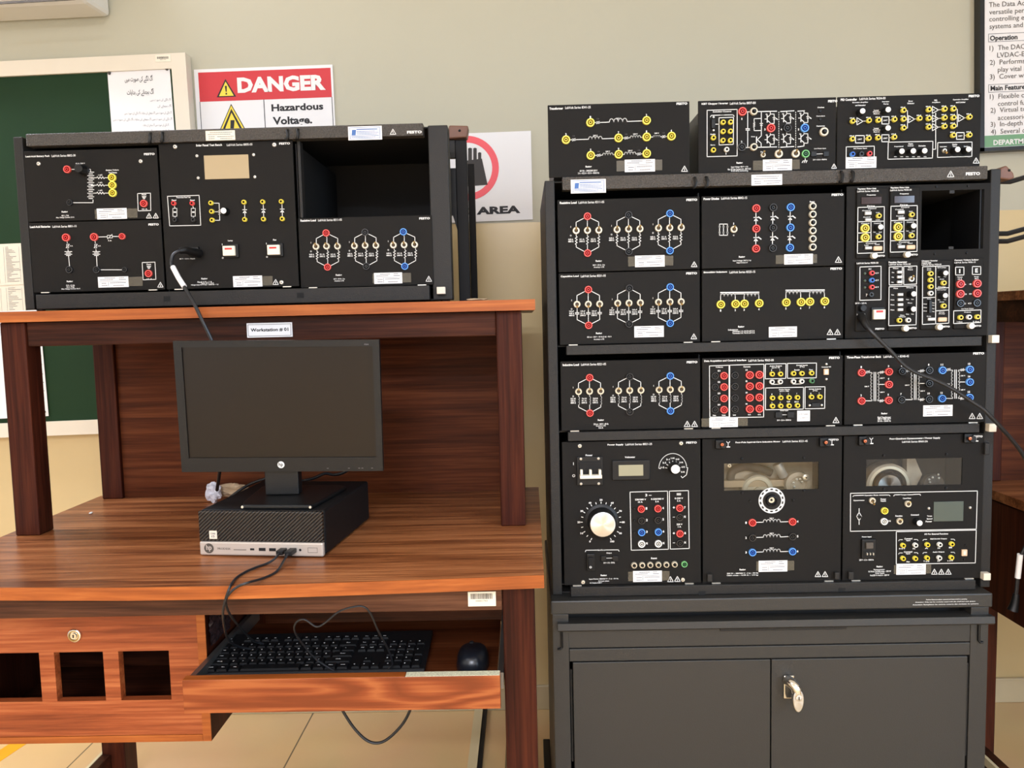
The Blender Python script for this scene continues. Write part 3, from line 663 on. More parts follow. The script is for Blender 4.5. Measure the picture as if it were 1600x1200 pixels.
# ---- steel cabinet
YC = 1.55
CB = empty('steel_cabinet', (.497, 1.77, 0), 'dark grey two-door steel cabinet under the tall equipment rack', 'cabinet')
MB().box(.0445, .9490, YC, 2.0, .5800, .6095, 'cab').build('top_plate', CB, bevel=.003)
b = MB(); b.box(.0475, .0810, YC+.004, 1.995, .03, .5795, 'cab'); b.box(.9075, .9440, YC+.004, 1.995, .03, .5795, 'cab'); b.box(.0815, .907, YC+.004, YC+.02, .478, .5045, 'cab')
b.box(.0815, .907, YC+.004, YC+.02, .03, .075, 'cab'); b.box(.0815, .907, 1.99, 1.995, .03, .5795, 'cab'); b.box(.0815, .907, YC+.0205, 1.99, .03, .034, 'cab'); b.box(.0815, .907, YC+.06, 1.99, .478, .482, 'cab')
b.build('body', CB, bevel=.0012)
MB().box(.0815, .907, YC+.045, YC+.06, .5050, .5790, 'dark').build('recess', CB)
dw = MB().box(.0705, .9200, YC+.006, YC+.030, .5060, .5460, 'cab').build('drawer', CB, bevel=.001)
MB().prism([(.0580, YC-.012, .551), (.0580, YC-.008, .5475), (.0580, YC+.03, .5475), (.0580, YC+.03, .5625), (.0580, YC-.010, .5645)], (.8895, 0, 0), 'cab').build('drawer_lip', dw)
p = atY(1225, 985, YC); MB().box(p.x-.13, p.x+.13, YC+.003, YC+.0062, .5375, .5465, 'rack').build('finger_pull', dw, bevel=.001)
for x in (.0660, .9235): MB().tube([(x, YC+.002, .545), (x, YC+.002, .51), (x-.004 if x < .5 else x+.003, YC+.001, .506), (x-.009 if x < .5 else x+.008, YC+.001, .506)], .0028, 'black', 6, 0).build('drawer_hook', CB)
dl = MB().box(.0880, .4965, YC+.001, YC+.018, .0755, .4768, 'cab').build('door', CB, bevel=.0012)
drr = MB().box(.4990, .9010, YC+.001, YC+.018, .0755, .4768, 'cab').build('door', CB, bevel=.0012)
for (x, z) in ((.0845, .46), (.9045, .46), (.0845, .12), (.9045, .12)): MB().lathe((x, YC+.008, z-.2 if z > .3 else z), [(.0024, 0), (.0024, .2 if z > .3 else .09)], 'rack', 8, axis=(0, 0, 1)).build('hinge', CB)
# handle with padlock-style lock body
p = atY(1232, 1074, YC); H = MB()
H.box(p.x-.011, p.x+.011, YC-.004, YC+.001, p.z-.023, p.z+.027, 'chrome')
hb = H.build('door_handle', drr, 'chrome swing handle with a keyed lock', bevel=.004)
MB().tube([(p.x-.002, YC-.003, p.z+.016), (p.x-.001, YC-.016, p.z+.019), (p.x+.006, YC-.026, p.z+.012), (p.x+.008, YC-.028, p.z+.002)], [.011, .010], 'chrome', 14).build('handle_neck', hb, smooth=True)
cz = p.z-.010; prof = [(math.cos(a)*.0115+p.x+.0085, math.sin(a)*.026*(1 if math.sin(a) < 0 else .85)+cz) for a in [2*math.pi*i/26 for i in range(26)]]
MB().prism([(x, YC-.036, z) for x, z in prof], (0, .012, 0), 'alu').build('grip', hb, bevel=.002, smooth=True)
MB().lathe((p.x+.0085, YC-.036, cz+.005), [(.0062, 0), (.0062, .0014), (.0045, .002)], ['brass', 'alu', 'alu'], 20).build('lock_cylinder', hb, smooth=True)
MB().box(p.x+.0077, p.x+.0093, YC-.0386, YC-.0378, cz+.002, cz+.008, 'hole').build('keyhole', hb)
t = MB(); y = YC-.0004
for k, (s_, x0, x1, py) in enumerate((('Position filtered products centered and balance before operating', 1447, 1511, 937.5), ('Attention: Only use for modules rated with the shelf and rack system', 1430, 1524, 941.5), ('Attention: Remplissez les centres ouverts des modules du systeme', 1426, 1529, 945.5))):
    a = atY(x0, py, y); c = atY(x1, py-2, y); t.text(s_, a.x, c.x, a.z-.0012, a.z+.0018, y, 'white', .01)
t.build('printing', CB)
for x in (.030, .945):
    MB().prism([(x, 1.42, 0), (x, 2.02, 0), (x, 2.02, .05), (x, 1.62, .05), (x, 1.42, .028)], (.018, 0, 0), 'black').build('stabilizer_foot', CB, bevel=.002)
for x in (.08, .93):
    for y in (1.59, 1.95): MB().lathe((x-.012 if x > .5 else x+.012, y, 0), [(.018, 0), (.018, .0298)], 'black', 14, axis=(0, 0, 1)).build('foot', CB)

# ================================================================== MODULES
def load_bank(P, groups, kind):
    sc = P.sc
    vals = {'R': (('0.05 A', '4800 Ω'), ('0.1 A', '2400 Ω'), ('0.2 A', '1200 Ω')), 'C': (('0.66 µF', '0.05 A', '4800 Ω'), ('1.33 µF', '0.1 A', '2400 Ω'), ('2.65 µF', '0.2 A', '1200 Ω')), 'I': (('15 H', '0.05 A', '4800 Ω'), ('7.6 H', '0.1 A', '2400 Ω'), ('3.8 H', '0.2 A', '1200 Ω'))}[kind]
    for (top, bot, sws, col) in groups:
        for k, (sx, sy) in enumerate(sws):
            y1 = top[1]+.40*(sy-top[1]); y2 = bot[1]-.27*(bot[1]-sy); x2 = sx+(bot[0]-top[0])*.6
            ea = sy+(bot[1]-sy)*.24; eb = sy+(bot[1]-sy)*.62
            P.L(top, (sx, y1), (sx, sy)); P.L(bot, (x2, y2), (x2, eb)); P.L((sx, sy), (x2, ea))
            if kind == 'R': P.zig(x2, ea, x2, eb, 3, 1.7*sc)
            elif kind == 'C':
                m = (ea+eb)/2; P.L((x2, ea), (x2, m-.8*sc)); P.L((x2, m+.8*sc), (x2, eb)); P.capa(x2, m, 3)
            else: P.coil(x2, ea, x2, eb, 3, -1, 1.3*sc)
            m = (ea+eb)/2; n = len(vals[k])
            for i, v in enumerate(vals[k]): P.T(v, x2-8.6*sc, m+(i-(n-1)/2)*3.2*sc, 8.2*sc if v.endswith('Ω') else 7.4*sc, 2.5*sc, .03)
            P.sw(sx, sy, 1 if kind != 'C' else -1)
        P.J(*top, col); P.J(*bot, col)
        P.T('I', sws[0][0]-8.3*sc, sws[0][1]-6.2*sc, .5*sc, 2.6*sc, .02); P.T('O', sws[0][0]-8.3*sc, sws[0][1]+7.4*sc, 2.4*sc, 2.6*sc, .02)
def G(col): return GX+GW*col
def right_mod(name, label, col, z0, z1, **k): return Panel(name, label, 'electrical module', G(col), G(col)+PW, z0, z1, YR, **k)
RG = 'modules in the tall rack'
# row A: resistive load / capacitive load / diodes / inductors
P = right_mod('resistive_load_module', 'black resistive load module, top left in the tall rack, taped white label', 0, 1.2835, 1.4283, group=RG).crop(840, 290, 6.154)
P.title('Resistive Load', 213, 375, 165, 'LabVolt Series 8311-05', 393, 640, 160, 1430, 1535, 137)
load_bank(P, [((478, 297), (480, 650), ((370, 435), (478, 433), (587, 430)), 'red'), ((873, 285), (875, 635), ((762, 425), (873, 420), (982, 417)), 'blk'), ((1270, 270), (1270, 627), ((1160, 410), (1268, 408), (1378, 405)), 'blue')], 'R')
P.rating(588, 727, ('240 V – 50 Hz – 3 φ', 530, 645, 765), ('Accuracy: ± 5%', 540, 640, 785)); P.label(937, 668, 1220, 785, 862, 1300); P.tri(1505, 757, 9); P.done()
P = right_mod('capacitive_load_module', 'black capacitive load module directly under the top left module, label corner cut', 0, 1.1360, 1.2815, group=RG).crop(840, 410, 6.154)
P.title('Capacitive Load', 222, 395, 135, 'LabVolt Series 8331-05', 415, 655, 130, 1428, 1533, 105)
load_bank(P, [((487, 262), (490, 605), ((378, 403), (486, 402), (595, 400)), 'red'), ((880, 250), (878, 592), ((768, 393), (877, 391), (986, 388)), 'blk'), ((1272, 238), (1272, 585), ((1160, 382), (1270, 380), (1378, 378)), 'blue')], 'C')
P.rating(590, 683, ('252 var – 240 V – 50 Hz (3 φ) – 0.6 A', 475, 710, 717), ('Accuracy: ± 5%', 540, 640, 740)); P.label(930, 608, 1212, 722); P.tri(1502, 712, 9); P.clips(); P.done()
P = right_mod('power_diodes_module', 'black power diodes module with a column of six reset buttons, tall rack', 1, 1.2835, 1.4283, group=RG).crop(1080, 290, 6.154)
P.title('Power Diodes', 118, 268, 127, 'LabVolt Series 8842-15', 288, 537, 120, 1350, 1462, 88)
for (ps, col) in (((622, 220), (622, 415), (620, 607)), 'red'), (((785, 213), (783, 407), (780, 602)), 'blk'), (((952, 210), (949, 405), (945, 598)), 'blue'):
    P.L(*ps)
    for a, c in zip(ps[:-1], ps[1:]):
        mx_, my_ = (a[0]+c[0])/2, (a[1]+c[1])/2+6; P.diode(mx_, my_, 3.4); P.L((mx_+24, my_-22), (mx_+50, my_-2), w=PX*1.6)
    for p in ps: P.J(*p, col, .008)
for y in (200, 278, 357, 435, 513, 592): P.btn(1163, y, .0076)
P.T('Reset', 1163, 155, 46, 15, .03); P.sw(408, 422, 1, .0072); P.T('O', 408, 478, 14, 14); P.L((408, 358), (408, 374))
P.rect(272, 370, 348, 478); P.L((310, 370), (310, 478))
for x in (272, 310, 348):
    for y in (395, 452): P.rect(x-4, y-6, x+4, y+6, PX*1.2)
P.rating(487, 687, ('Input Voltage: 240 V, 3 φ', 400, 575, 722), ('Output Current: 5 A', 435, 542, 742)); P.label(893, 655, 1168, 760, 815, 1215); P.tri(1415, 712, 10); P.done()
P = right_mod('smoothing_inductors_module', 'black smoothing inductors module with eight yellow jacks in one row', 1, 1.1360, 1.2815, group=RG).crop(1080, 410, 6.154)
P.title('Smoothing Inductors', 118, 345, 95, 'LabVolt Series 8325-15', 368, 615, 92, 1338, 1450, 60)
n = 1
for (js, yb) in ((((282, 405), (423, 400), (508, 398), (650, 393)), 290), (((910, 385), (1052, 382), (1137, 378), (1280, 374)), 268)):
    P.L((js[0][0], yb), (js[3][0], yb-3), w=PX*1.6); P.L((js[0][0], yb+14), (js[3][0], yb+11), w=PX)
    for a, c in ((js[0], js[1]), (js[2], js[3])):
        yt = yb+36; P.L(a, (a[0], yt)); P.L(c, (c[0], yt-2)); P.coil(a[0], yt, c[0], yt-2, 4, -1)
    for p in js: P.J(*p, 'yel', .0085); P.T(str(n), p[0], p[1]+58, 12, 20, .03); n += 1
P.rating(480, 620, ('Inductance:', 355, 450, 647), ('Terminals 1-2, 3-4: 8 mH 5 A', 395, 610, 662), ('Terminals 5-6, 7-8: 8 mH 5 A', 395, 610, 680)); P.label(745, 615, 1015, 722); P.tri(1335, 670, 9.5); P.tri(1405, 670, 9.5); P.clips(); P.done()
# row with inductive load, data acquisition, transformer bank
P = right_mod('inductive_load_module', 'black inductive load module at the left of the tall rack, no white label', 0, .9585, 1.1023, group=RG).crop(840, 530, 5.926)
P.title('Inductive Load', 232, 383, 237, 'LabVolt Series 8321-05', 402, 633, 232, 1380, 1480, 212)
load_bank(P, [((481, 355), (484, 683), ((378, 485), (480, 482), (583, 480)), 'red'), ((852, 347), (852, 670), ((748, 477), (851, 474), (955, 472)), 'blk'), ((1226, 340), (1228, 663), ((1123, 468), (1226, 466), (1330, 463)), 'blue')], 'I')
P.rating(585, 750, ('252 var – 240 V – 50 Hz', 518, 655, 785), ('Accuracy: ± 5%', 540, 630, 803), ('0.6 A', 565, 607, 820)); P.tri(1385, 785, 9.5); P.tri(1453, 785, 9.5); P.clips(); P.done()
P = right_mod('data_acquisition_module', 'black data acquisition module crowded with red, black and yellow sockets', 1, .9585, 1.1023, group=RG).crop(1080, 540, 6.4)
P.title('Data Acquisition and Control Interface', 130, 550, 152, 'LabVolt Series 9063-00', 572, 825, 147, 1378, 1485, 122)
P.quad((182, 203), (378, 196), (378, 712), (186, 715)); P.quad((385, 195), (727, 186), (724, 714), (385, 720)); P.quad((742, 184), (948, 180), (945, 328), (740, 332)); P.quad((962, 178), (1252, 174), (1250, 322), (962, 327))
P.quad((744, 424), (1122, 416), (1120, 635), (742, 642)); P.quad((1137, 414), (1337, 411), (1334, 628), (1137, 632))
for y, n in ((302, 1), (414, 2), (528, 3), (641, 4)):
    P.J(235, y, 'blk', .0074); P.J(325, y-1, 'red', .0078); P.J(433, y-6, 'blk', .0074); P.J(582, y-8, 'red', .0082); P.J(678, y-11, 'red', .0082)
    P.T('E%d' % n, 278, y-50, 24, 16, .03); P.T('I%d' % n, 553, y-58, 18, 16, .03)
for t_, x, y, wd in (('Voltages', 280, 217, 74), ('Currents', 556, 211, 70), ('Analog Outputs', 845, 205, 122), ('(±10 V)', 845, 222, 80), ('Digital Inputs', 1108, 198, 112), ('(TTL)', 1108, 214, 46), ('Encoder', 1058, 243, 56), ('Sync.', 1198, 242, 40), ('Analog Inputs', 930, 440, 112), ('(±10 V / 1 MΩ)', 930, 457, 92), ('Digital Outputs', 1238, 435, 122), ('(TTL)', 1238, 452, 46), ('Computer I/O', 1350, 215, 94), ('Power Input', 930, 650, 80), ('24 V – 2.5 A – 50/60 Hz', 928, 745, 142), ('Neut.', 232, 697, 32), ('Line', 325, 695, 36), ('Low', 432, 693, 30), ('0.4 A', 582, 690, 28), ('4 A', 680, 689, 30), ('T/F', 970, 562, 34), ('E/I 3', 1052, 562, 38)): P.T(t_, x, y, wd, 15, .03)
for x, y in ((805, 283), (888, 283), (1018, 277), (1102, 277), (1198, 273), (808, 522), (890, 520), (973, 518), (1057, 517), (808, 603), (890, 602), (973, 600), (1057, 597), (1197, 512), (1280, 510)): P.mini(x, y)
for x, y in ((803, 362), (886, 360), (1017, 358), (1100, 356)): P.mini(x, y, 'whi')
P.mini(1202, 352, 'grn'); P.L((803, 388), (886, 386)); P.L((1017, 385), (1100, 383))
for x, y, n in ((803, 246, '1'), (885, 244, '2'), (806, 486, '1'), (888, 484, '3'), (972, 482, '5'), (1055, 480, '7'), (806, 570, '2'), (888, 568, '4'), (1195, 478, '1'), (1278, 476, '2')): P.T(n, x, y, 7, 14)
P.block('serial_port', 1198, 572, 1284, 615, 0, .004, 'black'); P.block('usb_port', 1320, 232, 1370, 292, 0, .004, 'beige', label='beige square data port')
P.block('usb_hole', 1330, 242, 1358, 282, .004, .0046, 'whi')
for x, y in ((1350, 185), (1350, 335), (1182, 597), (1303, 595)): P.screw(x, y, .0024)
for x in (872, 990):
    o = P.block('power_socket', x-35, 662, x+33, 722, 0, .004, 'black'); P.screw(x, 692, .0026)
P.L((905, 692), (960, 691), w=PX*.7); P.block('serial_label', 1058, 648, 1187, 757, .0003, .0009, 'paper', label='small white rounded serial label')
P.T('OUTPUT ENABLED', 1122, 685, 98, 12, .0, 'ink', .0012); P.T('16-0000234', 1122, 722, 78, 12, .0, 'greyink', .0012); P.label(180, 715, 465, 818, 100, 565); P.tri(1447, 745, 9.5); P.clips(); P.done()
P = right_mod('transformer_bank_module', 'black three-phase transformer bank module crossed by the power cord', 2, .9585, 1.1023, group=RG).crop(1300, 540, 5.333)
P.title('Three-Phase Transformer Bank', 122, 410, 95, 'LabVolt Series 8348-45', 428, 640, 90, 1175, 1267, 65)
for (pl, pr_, col, nums) in ((((243, 225), (242, 460)), ((470, 217), (470, 323), (468, 455)), 'red', '12345'), (((580, 213), (574, 450)), ((805, 205), (804, 315), (804, 445)), 'blk', ('6', '7', '8', '9', '10')), (((915, 205), (912, 440)), ((1142, 198), (1142, 303), (1140, 432)), 'blue', ('11', '12', '13', '16', '15'))):
    cx = (pl[0][0]+pr_[0][0])/2; y0, y1 = pl[0][1], pl[1][1]
    for dx in (-7, 7): P.L((cx+dx, y0-3), (cx+dx, y1), w=PX)
    P.coil(cx-24, y0+10, cx-24, y1-10, 8, 1, 10); P.coil(cx+24, y0+10, cx+24, y1-10, 8, -1, 10)
    P.L(pl[0], (cx-24, y0), (cx-24, y0+10)); P.var(pl[0][0]+57, y0-5); P.L(pl[1], (cx-24, y1), (cx-24, y1-10))
    P.L(pr_[0], (cx+24, y0), (cx+24, y0+10)); P.var(pr_[0][0]-57, y0-3); P.L(pr_[1], (cx+24, pr_[1][1])); P.L(pr_[2], (cx+24, y1), (cx+24, y1-10)); P.var(pr_[2][0]-57, y1)
    for p, n in zip(pl+pr_, nums): P.J(*p, col, .0078); P.T(n, p[0], p[1]-46, 8*len(n)+3, 17, .035)
    for x, y in ((cx-67, (y0+y1)/2-2), (cx+62, y0+46), (cx+62, y1-72)): P.T('240 V', x, y, 38, 11, .03)
P.rating(435, 567, ('Each Transformer:', 380, 490, 597), ('240 V / 208-120 V', 380, 490, 611), ('50 VA – 50/60 Hz', 380, 490, 628)); P.label(757, 493, 1003, 590); P.tri(1167, 587, 9.5); P.tri(1230, 587, 9.5); P.clips(); P.done()
# bottom row
P = right_mod('power_supply_module', 'black power supply module with a large silver dial, bottom left of tall rack', 0, .6318, .9354, group=RG).crop(860, 670, 4.8)
P.title('Power Supply', 428, 548, 120, 'LabVolt Series 8821-25', 562, 762, 115, 1018, 1098, 103, 16)
for x, y in ((220, 128), (980, 108), (245, 1150), (993, 1132)): P.screw(x, y, .0044)
bk = P.block('circuit_breaker', 200, 205, 390, 420, 0, .006, 'black', label='three-pole breaker with joined cream levers')
for x, y in ((228, 225), (360, 222), (230, 412), (362, 410)): put('screw', screw_data(.003), P.pt(x, y, .006), bk)
P.block('breaker_window', 212, 240, 378, 330, .006, .008, 'blackm', parent=bk)
lv = P.block('breaker_lever', 217, 334, 380, 362, .006, .020, 'cream', parent=bk)
for x in (229, 296, 366): P.block('breaker_lever', x-9, 296, x+9, 336, .008, .018, 'cream', parent=bk)
P.T('Power', 290, 198, 52, 14, .03); P.T('I', 173, 262, 4, 22); P.T('O', 175, 352, 22, 22, .02)
vm = P.block('voltmeter', 462, 232, 744, 384, 0, .005, 'black', .0015); P.block('display', 510, 265, 693, 351, .005, .0056, 'lcd', .0003, 'grey-green blank display', vm)
P.T('Voltmeter', 597, 212, 78, 14, .03)
cx, cy = 918, 300
arc = [(cx+105*math.cos(math.radians(a)), cy-115*math.sin(math.radians(a))) for a in range(178, 8, -6)]
P.L((cx-92, cy-2), *arc, (1020, 282)); P.L((1020, 290), (1030, 292), (1020, 345), (990, 368), (980, 355))
for k, t_ in enumerate(('1-2', '2-3', '3-1', '1-N', '2-N', '3-N', '4-N', '5-N')):
    a = math.radians(172-k*27); P.T(t_, cx+78*math.cos(a), cy-80*math.sin(a), 26, 13, .03); P.L((cx+44*math.cos(a), cy-46*math.sin(a)), (cx+58*math.cos(a), cy-60*math.sin(a)), w=PX*.8)
P.knob(938, 303, .0098, .017)
cx, cy = 380, 700
for k in range(21):
    a = math.radians(240-k*15); r0, r1 = (140, 152); P.L((cx+r0*math.cos(a), cy-r0*math.sin(a)), (cx+r1*math.cos(a), cy-r1*math.sin(a)), w=PX*1.1)
    if k % 2 == 0: P.T(str(k*5), cx+167*math.cos(a), cy-167*math.sin(a), 9*len(str(k*5))+3, 15, .03)
P.knob(393, 718, .0275, .030, 'alu')
P.quad((597, 474), (878, 467), (885, 903), (606, 910)); P.quad((892, 467), (1035, 463), (1041, 897), (899, 902))
P.T('3 ~', 735, 497, 48, 20, .03)
for t_, x, y, wd in (('220/380 V', 676, 530, 82), ('10 A', 674, 549, 34), ('0-220/380 V', 802, 526, 96), ('5 A', 800, 545, 26), ('0-220 V', 963, 521, 62), ('5 A', 963, 540, 26), ('220 V', 968, 716, 44), ('1 A', 968, 734, 24)): P.T(t_, x, y, wd, 13, .03)
for k in range(3): P.L((948, 484+k*6), (978, 484+k*6), w=PX*.7)
for x, y, c, n in ((680, 600, 'red', '1'), (805, 597, 'red', '4'), (683, 687, 'blk', '2'), (806, 682, 'blk', '5'), (683, 775, 'blue', '3'), (808, 772, 'blue', '6'), (683, 862, 'whi', 'N'), (808, 860, 'whi', 'N'), (968, 593, 'red', '7'), (968, 662, 'blk', 'N'), (970, 785, 'red', '8'), (970, 855, 'blk', 'N')):
    P.J(x, y, c, .0076); P.T(n, x+40, y-3, 12, 18, .035)
for y, t_ in ((590, '+'), (662, '–'), (783, '+'), (855, '–')): P.T(t_, 926, y, 17, 17 if t_ == '+' else 3, .03)
for y in (600, 687, 775): P.part('indicator_lamp', screw_data(.0024, 'black'), 628, y)
rk = P.block('rocker_switch', 272, 932, 330, 1060, 0, .006, 'black', .0015); P.block('rocker', 283, 955, 320, 1045, .006, .010, 'blackm', parent=rk); P.T('O', 298, 1026, 18, 18, .03, 'white', .0108)
P.L((262, 922), (266, 910), (510, 907), (515, 918)); P.T('Low Power', 385, 908, 56, 13, .03); P.T('Output', 440, 932, 40, 13, .03); P.T('24 V – 3 A – 50 Hz', 440, 1004, 84, 12, .03)
for x in (398, 486): P.block('power_socket', x-20, 950, x+20, 990, 0, .004, 'black'); P.screw(x, 970, .002)
P.L((420, 970), (462, 969), w=PX*.7)
P.T('Reset', 777, 970, 44, 14, .03)
for x, y in ((627, 1021), (687, 1020), (747, 1018), (808, 1017), (868, 1016), (930, 1014)): P.btn(x, y, .0064)
P.J(1003, 1013, 'grn', .0064); P.rating(400, 1100, ('Input Power: 380/220 V – 3 φ – 50 Hz', 290, 510, 1126), ('10 A per phase', 360, 440, 1142), ('AC Outputs: 0-380 V', 295, 386, 1156))
P.label(620, 1062, 835, 1148, 570, 885); P.tri(900, 1128, 9); P.tri(952, 1126, 9); P.clips(); P.done()
def latch_knob(P, x, y):
    lb = P.block('latch', x-55, y-38, x+5, y+30, 0, .008, 'black', .002); put('latch_screw', screw_data(.0038, 'copper'), P.pt(x, y, .012), lb)
    MB().lathe(P.pt(x, y), [(.007, 0), (.007, .011), (.006, .012)], 'black', 16).build('latch_boss', lb, smooth=True)
    P.L((x+33, y-22), (x+45, y-8), (x+57, y-22)); P.L((x+45, y-8), (x+45, y+14)); P.L((x+35, y+18), (x+57, y+18), w=PX*1.6)
def side_hooks(P, pts):
    for (x0, y0, x1, y1) in pts: P.block('retaining_clip', x0, y0, x1, y1, 0, .009, 'rack', .0015)
P0 = right_mod  # motor module with its window
def win(crop, x0, y0, x1, y1):
    ox, oy, sc = crop; a = atY(ox+x0/sc, oy+y1/sc, YR); c = atY(ox+x1/sc, oy+y0/sc, YR); return (a.x, c.x, a.z, c.z)
wv = win((1080, 670, 4.8), 247, 247, 957, 466)
P = right_mod('induction_motor_module', 'black induction motor module with a window onto a grey motor, bottom middle', 1, .6318, .9354, group=RG, window=wv).crop(1080, 670, 4.8)
P.title('Four-Pole Squirrel-Cage Induction Motor', 332, 668, 100, 'LabVolt Series 8221-45', 685, 873, 93, 1030, 1105, 82, 15)
x0, x1, z0, z1 = wv
MB().box(x0, x1, YR+.0012, YR+.002, z0, z1, 'glass').build('window_pane', P.root, 'clear window pane')
MB().box(x0-.015, x1+.015, YR+.075, YR+.078, z0-.02, z1+.012, 'motor').build('motor_body', P.root)
mo = MB(); c = P.pt(520, 480, -.03); c.y = YR+.072
mo.lathe(c, [(.034, 0), (.034, .022), (.031, .025), (.024, .025), (.022, .021), (.008, .021), (.008, .028)], 'pulley', 36); mo.build('pulley', P.root, 'pale round motor pulley', smooth=True)
MB().tube([P.pt(645, 262, -.04), P.pt(668, 310, -.04), P.pt(690, 350, -.045)], .010, 'greyslide', 10).build('bracket', P.root, 'pale grey belt bracket', smooth=True)
g = MB(); c = P.pt(790, 410, -.05); g.lathe(c, [(.028, 0), (.026, .010), (.018, .012), (.016, .008)], 'motor', 24); g.build('bearing_housing', P.root, smooth=True)
for x, y in ((765, 405), (790, 380), (815, 378), (770, 435), (830, 398)): put('screw', screw_data(.0028), P.pt(x, y, -.036), P.root)
put('screw', screw_data(.0075), P.pt(862, 366, -.03), P.root); put('screw', screw_data(.005), P.pt(285, 275, -.03), P.root)
MB().tube([P.pt(290, 400, -.064), P.pt(310, 320, -.064), P.pt(400, 285, -.064), P.pt(520, 300, -.064), P.pt(600, 330, -.064)], .009, 'motord', 10).build('drive_belt', P.root, smooth=True)
MB().box(x0, x1, YR+.05, YR+.07, z0-.004, z0+.010, 'tan').build('motor_base', P.root)
for x, y in ((380, 225), (843, 218), (380, 480), (843, 465), (440, 543), (763, 535)): P.screw(x, y, .0027, 'black')
sh = MB().lathe(P.pt(603, 537), [(.0270, 0), (.0270, .0012), (.0200, .0014), (.0188, .0014), (.0188, .003)], ['white', 'white', 'white', 'black', 'black'], 40).build('shaft_ring', P.root, 'white ring with black dashes around the shaft', smooth=True)
d = MB()
for k in range(14):
    a = 2*math.pi*(k+.5)/14; q = P.pt(603, 537, .0018); da = .13
    d.add([(q.x+r*math.cos(a+s_), q.y, q.z+r*math.sin(a+s_)) for r, s_ in ((.0218, -da), (.0218, da), (.0250, da*.85), (.0250, -da*.85))], [(0, 1, 2, 3)], 'blk')
d.build('ring_marks', sh)
hub = MB().lathe(P.pt(603, 537, .003), [(.0125, 0), (.0115, .006), (.0085, .007), (.007, .004)], 'blackm', 24).build('hub', sh, smooth=True)
MB().lathe(P.pt(598, 531, .005), [(.0066, 0), (.006, .004), (.0028, .004), (.0024, .002)], ['nut', 'nut', 'nut', 'hole', 'hole'], 20).build('shaft', sh, 'bright metal shaft end', smooth=True)
for ya, yb, col, n1_, n2_ in ((702, 695, 'red', '1', '4'), (815, 806, 'blk', '2', '5'), (925, 918, 'blue', '3', '6')):
    P.L((457, ya), (540, ya-2)); P.L((668, ya-4), (757, yb)); P.coil(540, ya-2, 668, ya-5, 5, -1); P.J(457, ya, col, .0078); P.J(757, yb, col, .0078)
    P.T(n1_, 411, ya+2, 11, 17, .03); P.T(n2_, 798, yb, 11, 17, .03); P.T('240 V', 603, ya-31, 32, 11, .03)
P.rating(385, 1057, ('200 W – 380/220 V – 3 φ – 50 Hz', 268, 503, 1084), ('1360 r/min – 0.99 A – 1/4 hp', 268, 503, 1099)); P.label(505, 985, 720, 1072, 490, 778); P.tri(950, 1090, 9); P.tri(1003, 1090, 9)
latch_knob(P, 232, 118); latch_knob(P, 1010, 102); side_hooks(P, ((115, 1082, 152, 1140), (1066, 1068, 1100, 1120))); P.clips(); P.done()
wv = win((1300, 670, 4.617), 245, 208, 942, 416)
P = right_mod('dynamometer_module', 'black dynamometer module with a dark window and small display, bottom right', 2, .6318, .9354, group=RG, window=wv).crop(1300, 670, 4.617)
P.T('Four-Quadrant Dynamometer / Power Supply', 598, 70, 365, 16, .03); P.T('LabVolt Series 8960-2A', 598, 92, 186, 14, .012); P.T('FESTO', 1053, 55, 66, 15, .045)
x0, x1, z0, z1 = wv
MB().box(x0, x1, YR+.0012, YR+.002, z0, z1, 'glass').build('window_pane', P.root, 'clear window pane')
MB().box(x0-.015, x1+.015, YR+.09, YR+.093, z0-.02, z1+.012, 'dark').build('motor_body', P.root)
c = P.pt(450, 430, -.03); c.y = YR+.085
MB().lathe(c, [(.048, 0), (.048, .030), (.043, .033), (.037, .033), (.034, .02), (.030, .02), (.029, .030), (.024, .034), (.008, .034)], ['motor', 'motor', 'pulley', 'motord', 'dark', 'dark', 'alu', 'alu', 'alu'], 40).build('flywheel', P.root, 'dark ringed wheel with a bright hub', smooth=True)
MB().prism([P.pt(540, 215, -.06), P.pt(600, 212, -.06), P.pt(650, 330, -.06), P.pt(610, 410, -.06), P.pt(540, 410, -.06)], (0, .02, 0), 'motor').build('bracket', P.root)
g = MB(); c = P.pt(720, 400, -.05); g.lathe(c, [(.024, 0), (.022, .010), (.015, .012)], 'motord', 24); g.build('bearing_housing', P.root, smooth=True)
for x, y in ((705, 385), (725, 350), (700, 365), (765, 330), (770, 355)): put('screw', screw_data(.0022), P.pt(x, y, -.035), P.root)
for x, y in ((372, 192), (825, 183), (372, 434), (822, 427)): P.screw(x, y, .0027, 'black')
P.quad((133, 465), (1048, 448), (1040, 723), (132, 739)); P.quad((463, 742), (1040, 730), (1033, 967), (463, 976))
P.sw(288, 517, -1, .0066); P.sw(545, 540, 1, .0068); P.sw(485, 665, 1, .0066); P.knob(632, 680, .0062, .014); P.J(376, 590, 'yel', .0072); P.J(373, 667, 'whi', .0072)
P.block('display', 730, 522, 948, 668, 0, .0012, 'lcdg', .0004, 'dark green blank display'); P.screw(697, 573, .0028); P.screw(995, 568, .0028)
P.L((195, 575), (195, 602)); P.L((195, 662), (195, 690)); P.L((195, 602), (213, 632), (195, 662), (177, 632), (195, 602)); P.J(195, 632, 'blk', .0036)
